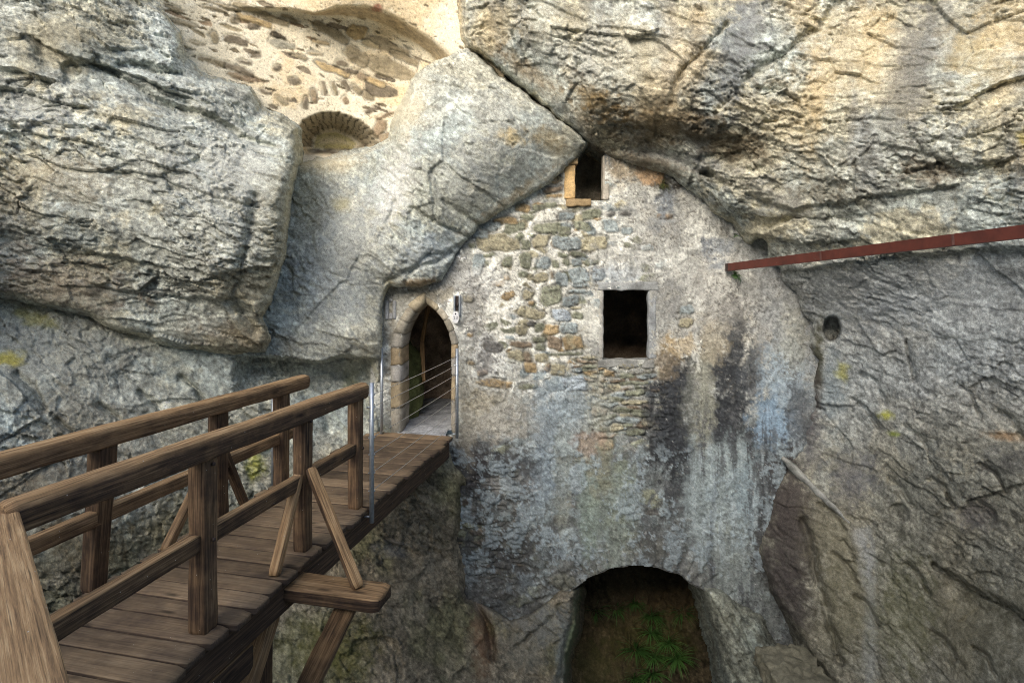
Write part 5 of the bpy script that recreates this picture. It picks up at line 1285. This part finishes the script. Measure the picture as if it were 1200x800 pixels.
# timber prop and mossy boulder just inside the door
def build_inside():
    root = tag(empty('timber_prop', (-1.19, 8.9, 0)), 'pale timber prop with a slanting brace standing inside the dark doorway', 'timber')
    Yp = 9.0
    beam('prop_post', PV(496, 447, Yp), PV(494.5, 400, Yp), 0.07, 0.07, root, up=Vector((0, 1, 0)), wear_top=0.9, wear_side=0.9, tone=1.6)
    beam('prop_brace', PV(494, 404, Yp), PV(503, 352, Yp + 0.2), 0.06, 0.06, root, up=Vector((0, 1, 0)), wear_top=0.9, wear_side=0.9, tone=1.4)
    # boulder
    n, m = 60, 40; V = []; Fc = []
    for i in range(m + 1):
        th = math.pi * i / m
        for j in range(n):
            ph = 2 * math.pi * j / n; V.append((-1.66 + 0.30 * math.sin(th) * math.cos(ph), 8.85 + 0.55 * math.sin(th) * math.sin(ph), 0.35 + 0.72 * math.cos(th)))
    for i in range(m):
        for j in range(n): Fc.append((i * n + j, (i + 1) * n + j, (i + 1) * n + (j + 1) % n, i * n + (j + 1) % n))
    V = noise_verts(np.array(V), 2.2, 0.16, 77); V = noise_verts(V, 8, 0.03, 79)
    nz = pmap(lambda p: fbm(p, 6, 4, 99, 0.65), V.astype(f32))
    o = link_mesh('boulder', V, np.array(Fc, np.int32), M_ROCK, None, np.array([.13, .15, .06], f32)[None] * np.clip(1 + 1.2 * nz, .3, 1.8)[:, None])
    tag(o, 'green mossy boulder just inside the arched doorway on its left', 'boulder')
build_inside()

# stone gutter on the right-hand rock
def build_gutter():
    pts = [(917, 535), (926, 543), (940, 556), (952, 567), (965, 580), (976, 591), (987, 602), (997, 614), (1005, 627)]
    R_ = LAY['right']; ds = [min(WY - 0.05, R_.depth_at(*p)) for p in pts]
    ds = [sum(ds[max(0, i - 2):i + 3]) / len(ds[max(0, i - 2):i + 3]) for i in range(len(ds))]
    path = [PV(p[0], p[1], d - 0.005) for p, d in zip(pts, ds)]
    fine = []
    for a, b in zip(path[:-1], path[1:]):
        for k in range(5): fine.append(a.lerp(b, k / 5))
    fine.append(path[-1])
    V = []; Fc = []
    sec = [(-0.20, -0.13), (-0.02, -0.075), (0.022, -0.02), (0.024, 0.012), (0.006, 0.020), (-0.012, 0.004), (-0.05, 0.0), (-0.07, 0.02), (-0.20, 0.02)]
    m = len(sec)
    for i, p in enumerate(fine):
        t = (fine[min(i + 1, len(fine) - 1)] - fine[max(i - 1, 0)]).normalized()
        outv = Vector((-0.62, -0.75, 0.25)); outv = (outv - t * outv.dot(t)).normalized(); upv = outv.cross(t); 
        if upv.z < 0: upv = -upv
        sc_ = (0.55 + 0.45 * min(1, i / 8)) * 0.85 * (1.0 if i < 20 else max(0.18, 1 - (i - 20) / 22))
        for x, y in sec: V.append((p + outv * x * sc_ + upv * y * sc_)[:])
    for i in range(len(fine) - 1):
        for j in range(m): Fc.append((i * m + j, i * m + (j + 1) % m, (i + 1) * m + (j + 1) % m, (i + 1) * m + j))
    Fc.append(tuple(range(m))); Fc.append(tuple(range((len(fine) - 1) * m, len(fine) * m))[::-1])
    V = noise_verts(np.array(V), 6, 0.035, 31); V = noise_verts(V, 22, 0.012, 33)
    nz = pmap(lambda p: fbm(p, 9, 4, 36, 0.65), V.astype(f32))
    c = np.array([.33, .33, .30], f32)[None] * np.clip(1 + 1.1 * nz, .4, 1.6)[:, None]
    o = link_mesh('stone_gutter', V, Fc, M_DRESSED, None, c)
    tag(o, 'pale stone gutter slanting down the dark rock right of the wall', 'gutter')
    # slab at the foot
    p = PV(945, 795, 6.5)
    o = block('stone_slab', (p.x - 0.34, p.y - 0.25, p.z - 0.24), (p.x + 0.28, p.y + 0.6, p.z + 0.0), (.15, .14, .10), None, 41, None, 0.02, 0.07, 0.02)
    tag(o, 'flat brown stone slab lying at the foot of the right hand rock', 'stone')
build_gutter()

# plants
def plant(name, base, nleaf, length, width, out, label, cat, group, mat, seed, up=0.5, droop=1.0, pinn=True):
    r = random.Random(seed); V = []; Fc = []; T = []
    out = Vector(out).normalized()
    sx = out.cross(Vector((0, 0, 1))).normalized(); uz = Vector((0, 0, 1))
    for k in range(nleaf):
        a = r.uniform(-1.5, 1.5); e = r.uniform(-0.5, 1.25)
        d = (out * math.cos(a) * math.cos(e) + sx * math.sin(a) * math.cos(e) + uz * (math.sin(e) * 0.8 + up * 0.3)).normalized()
        L = length * r.uniform(0.55, 1.1); wd = width * r.uniform(0.7, 1.2); tint = min(1, max(0, r.gauss(0.45, 0.25)))
        n = 8 if pinn else 6; p = Vector(base); st = []
        dd = d.copy()
        for i in range(n + 1):
            st.append(p.copy()); p = p + dd * (L / n); dd = (dd + Vector((0, 0, -0.11 * droop))).normalized()
        for i in range(n):
            t = (st[i + 1] - st[i]).normalized(); s_ = t.cross(Vector((0, 0, 1)))
            s_ = s_.normalized() if s_.length > 1e-3 else sx
            nn = s_.cross(t)
            f = i / n
            if pinn:
                if i == 0: continue
                wl = wd * (math.sin(math.pi * (0.12 + 0.86 * f)) ** 0.8)
                for sg in (-1, 1):          # leaflets
                    o = len(V); q = st[i]
                    tip = q + s_ * sg * wl + t * wl * 0.45 - nn * wl * 0.18
                    V += [q[:], (q + s_ * sg * wl * 0.5 + t * wl * 0.42)[:], tip[:], (q + s_ * sg * wl * 0.55 - t * wl * 0.02)[:]]
                    Fc.append((o, o + 1, o + 2, o + 3)); T += [tint * 0.8, tint, tint, tint]
                o = len(V); hw = 0.0025
                V += [(st[i] - s_ * hw)[:], (st[i] + s_ * hw)[:], (st[i + 1] + s_ * hw)[:], (st[i + 1] - s_ * hw)[:]]; Fc.append((o, o + 1, o + 2, o + 3)); T += [tint] * 4
            else:
                w0 = wd * (1 - f) ** 0.7; w1 = wd * max(0.02, (1 - (i + 1) / n)) ** 0.7
                o = len(V); V += [(st[i] - s_ * w0)[:], (st[i] + s_ * w0)[:], (st[i + 1] + s_ * w1)[:], (st[i + 1] - s_ * w1)[:]]; Fc.append((o, o + 1, o + 2, o + 3)); T += [tint] * 4
    o = link_mesh(name, V, Fc, mat, None, None, {'tint': T}, smooth=False)
    # origin at the root of the plant
    b = Vector(base); o.data.transform(Matrix.Translation(-b)); o.location = b
    return tag(o, label, cat, group)
FERNS = [(697, 717, .26, 'fern highest on the left of the earth slope inside the low arch'), (722, 714, .24, 'second fern from the left, high on the slope inside the low arch'), (743, 707, .18, 'small dark fern at the top middle of the slope inside the low arch'),
         (764, 722, .28, 'fern in the middle of the slope above the others inside the low arch'), (762, 742, .27, 'bright fern at the centre of the slope just above the largest one'), (745, 763, .34, 'largest and brightest fern on the slope inside the low arch'), (783, 754, .27, 'fern right of the centre, beside the bright clump inside the low arch'),
         (799, 719, .26, 'fern highest on the right of the slope inside the low arch'), (793, 772, .30, 'fern low on the right of the slope inside the low arch'), (767, 770, .24, 'fern between the largest one and the low right one inside the low arch'), (765, 790, .24, 'dark fern at the bottom middle inside the low arch'), (743, 796, .24, 'fern lowest on the slope under the largest one')]
for i, (x, y, ln, lb) in enumerate(FERNS):
    Yd = float(cave_depth(x, y)) - 0.02
    plant('fern', PT(x, y, Yd), 60 if ln < .3 else 85, ln * 1.35, 0.011, (0, -1, 0.35), lb, 'fern', 'ferns on the slope under the low arch', M_FERN, 60 + i, 0.6, 1.6, False)
plant('grass_tuft', PT(778, 216, WY - 0.03), 60, 0.17, 0.004, (0, -1, 0.1), 'dry grass tuft hanging from the wall top under the right overhang', 'plant', None, M_TUFT, 91, 0.2, 2.6, False)
plant('fern', PT(862, 322, WY - 0.03), 14, 0.13, 0.028, (0, -1, 0), 'small green fern growing under the wall end of the red beam', 'fern', None, M_FERN, 92, 0.1, 1.8)
plant('weed', PT(863, 276, WY - 0.10), 8, 0.07, 0.02, (0, -1, 0.3), 'tiny green weed in the crack above the end of the red beam', 'plant', None, M_FERN, 93, 0.3, 1.2)
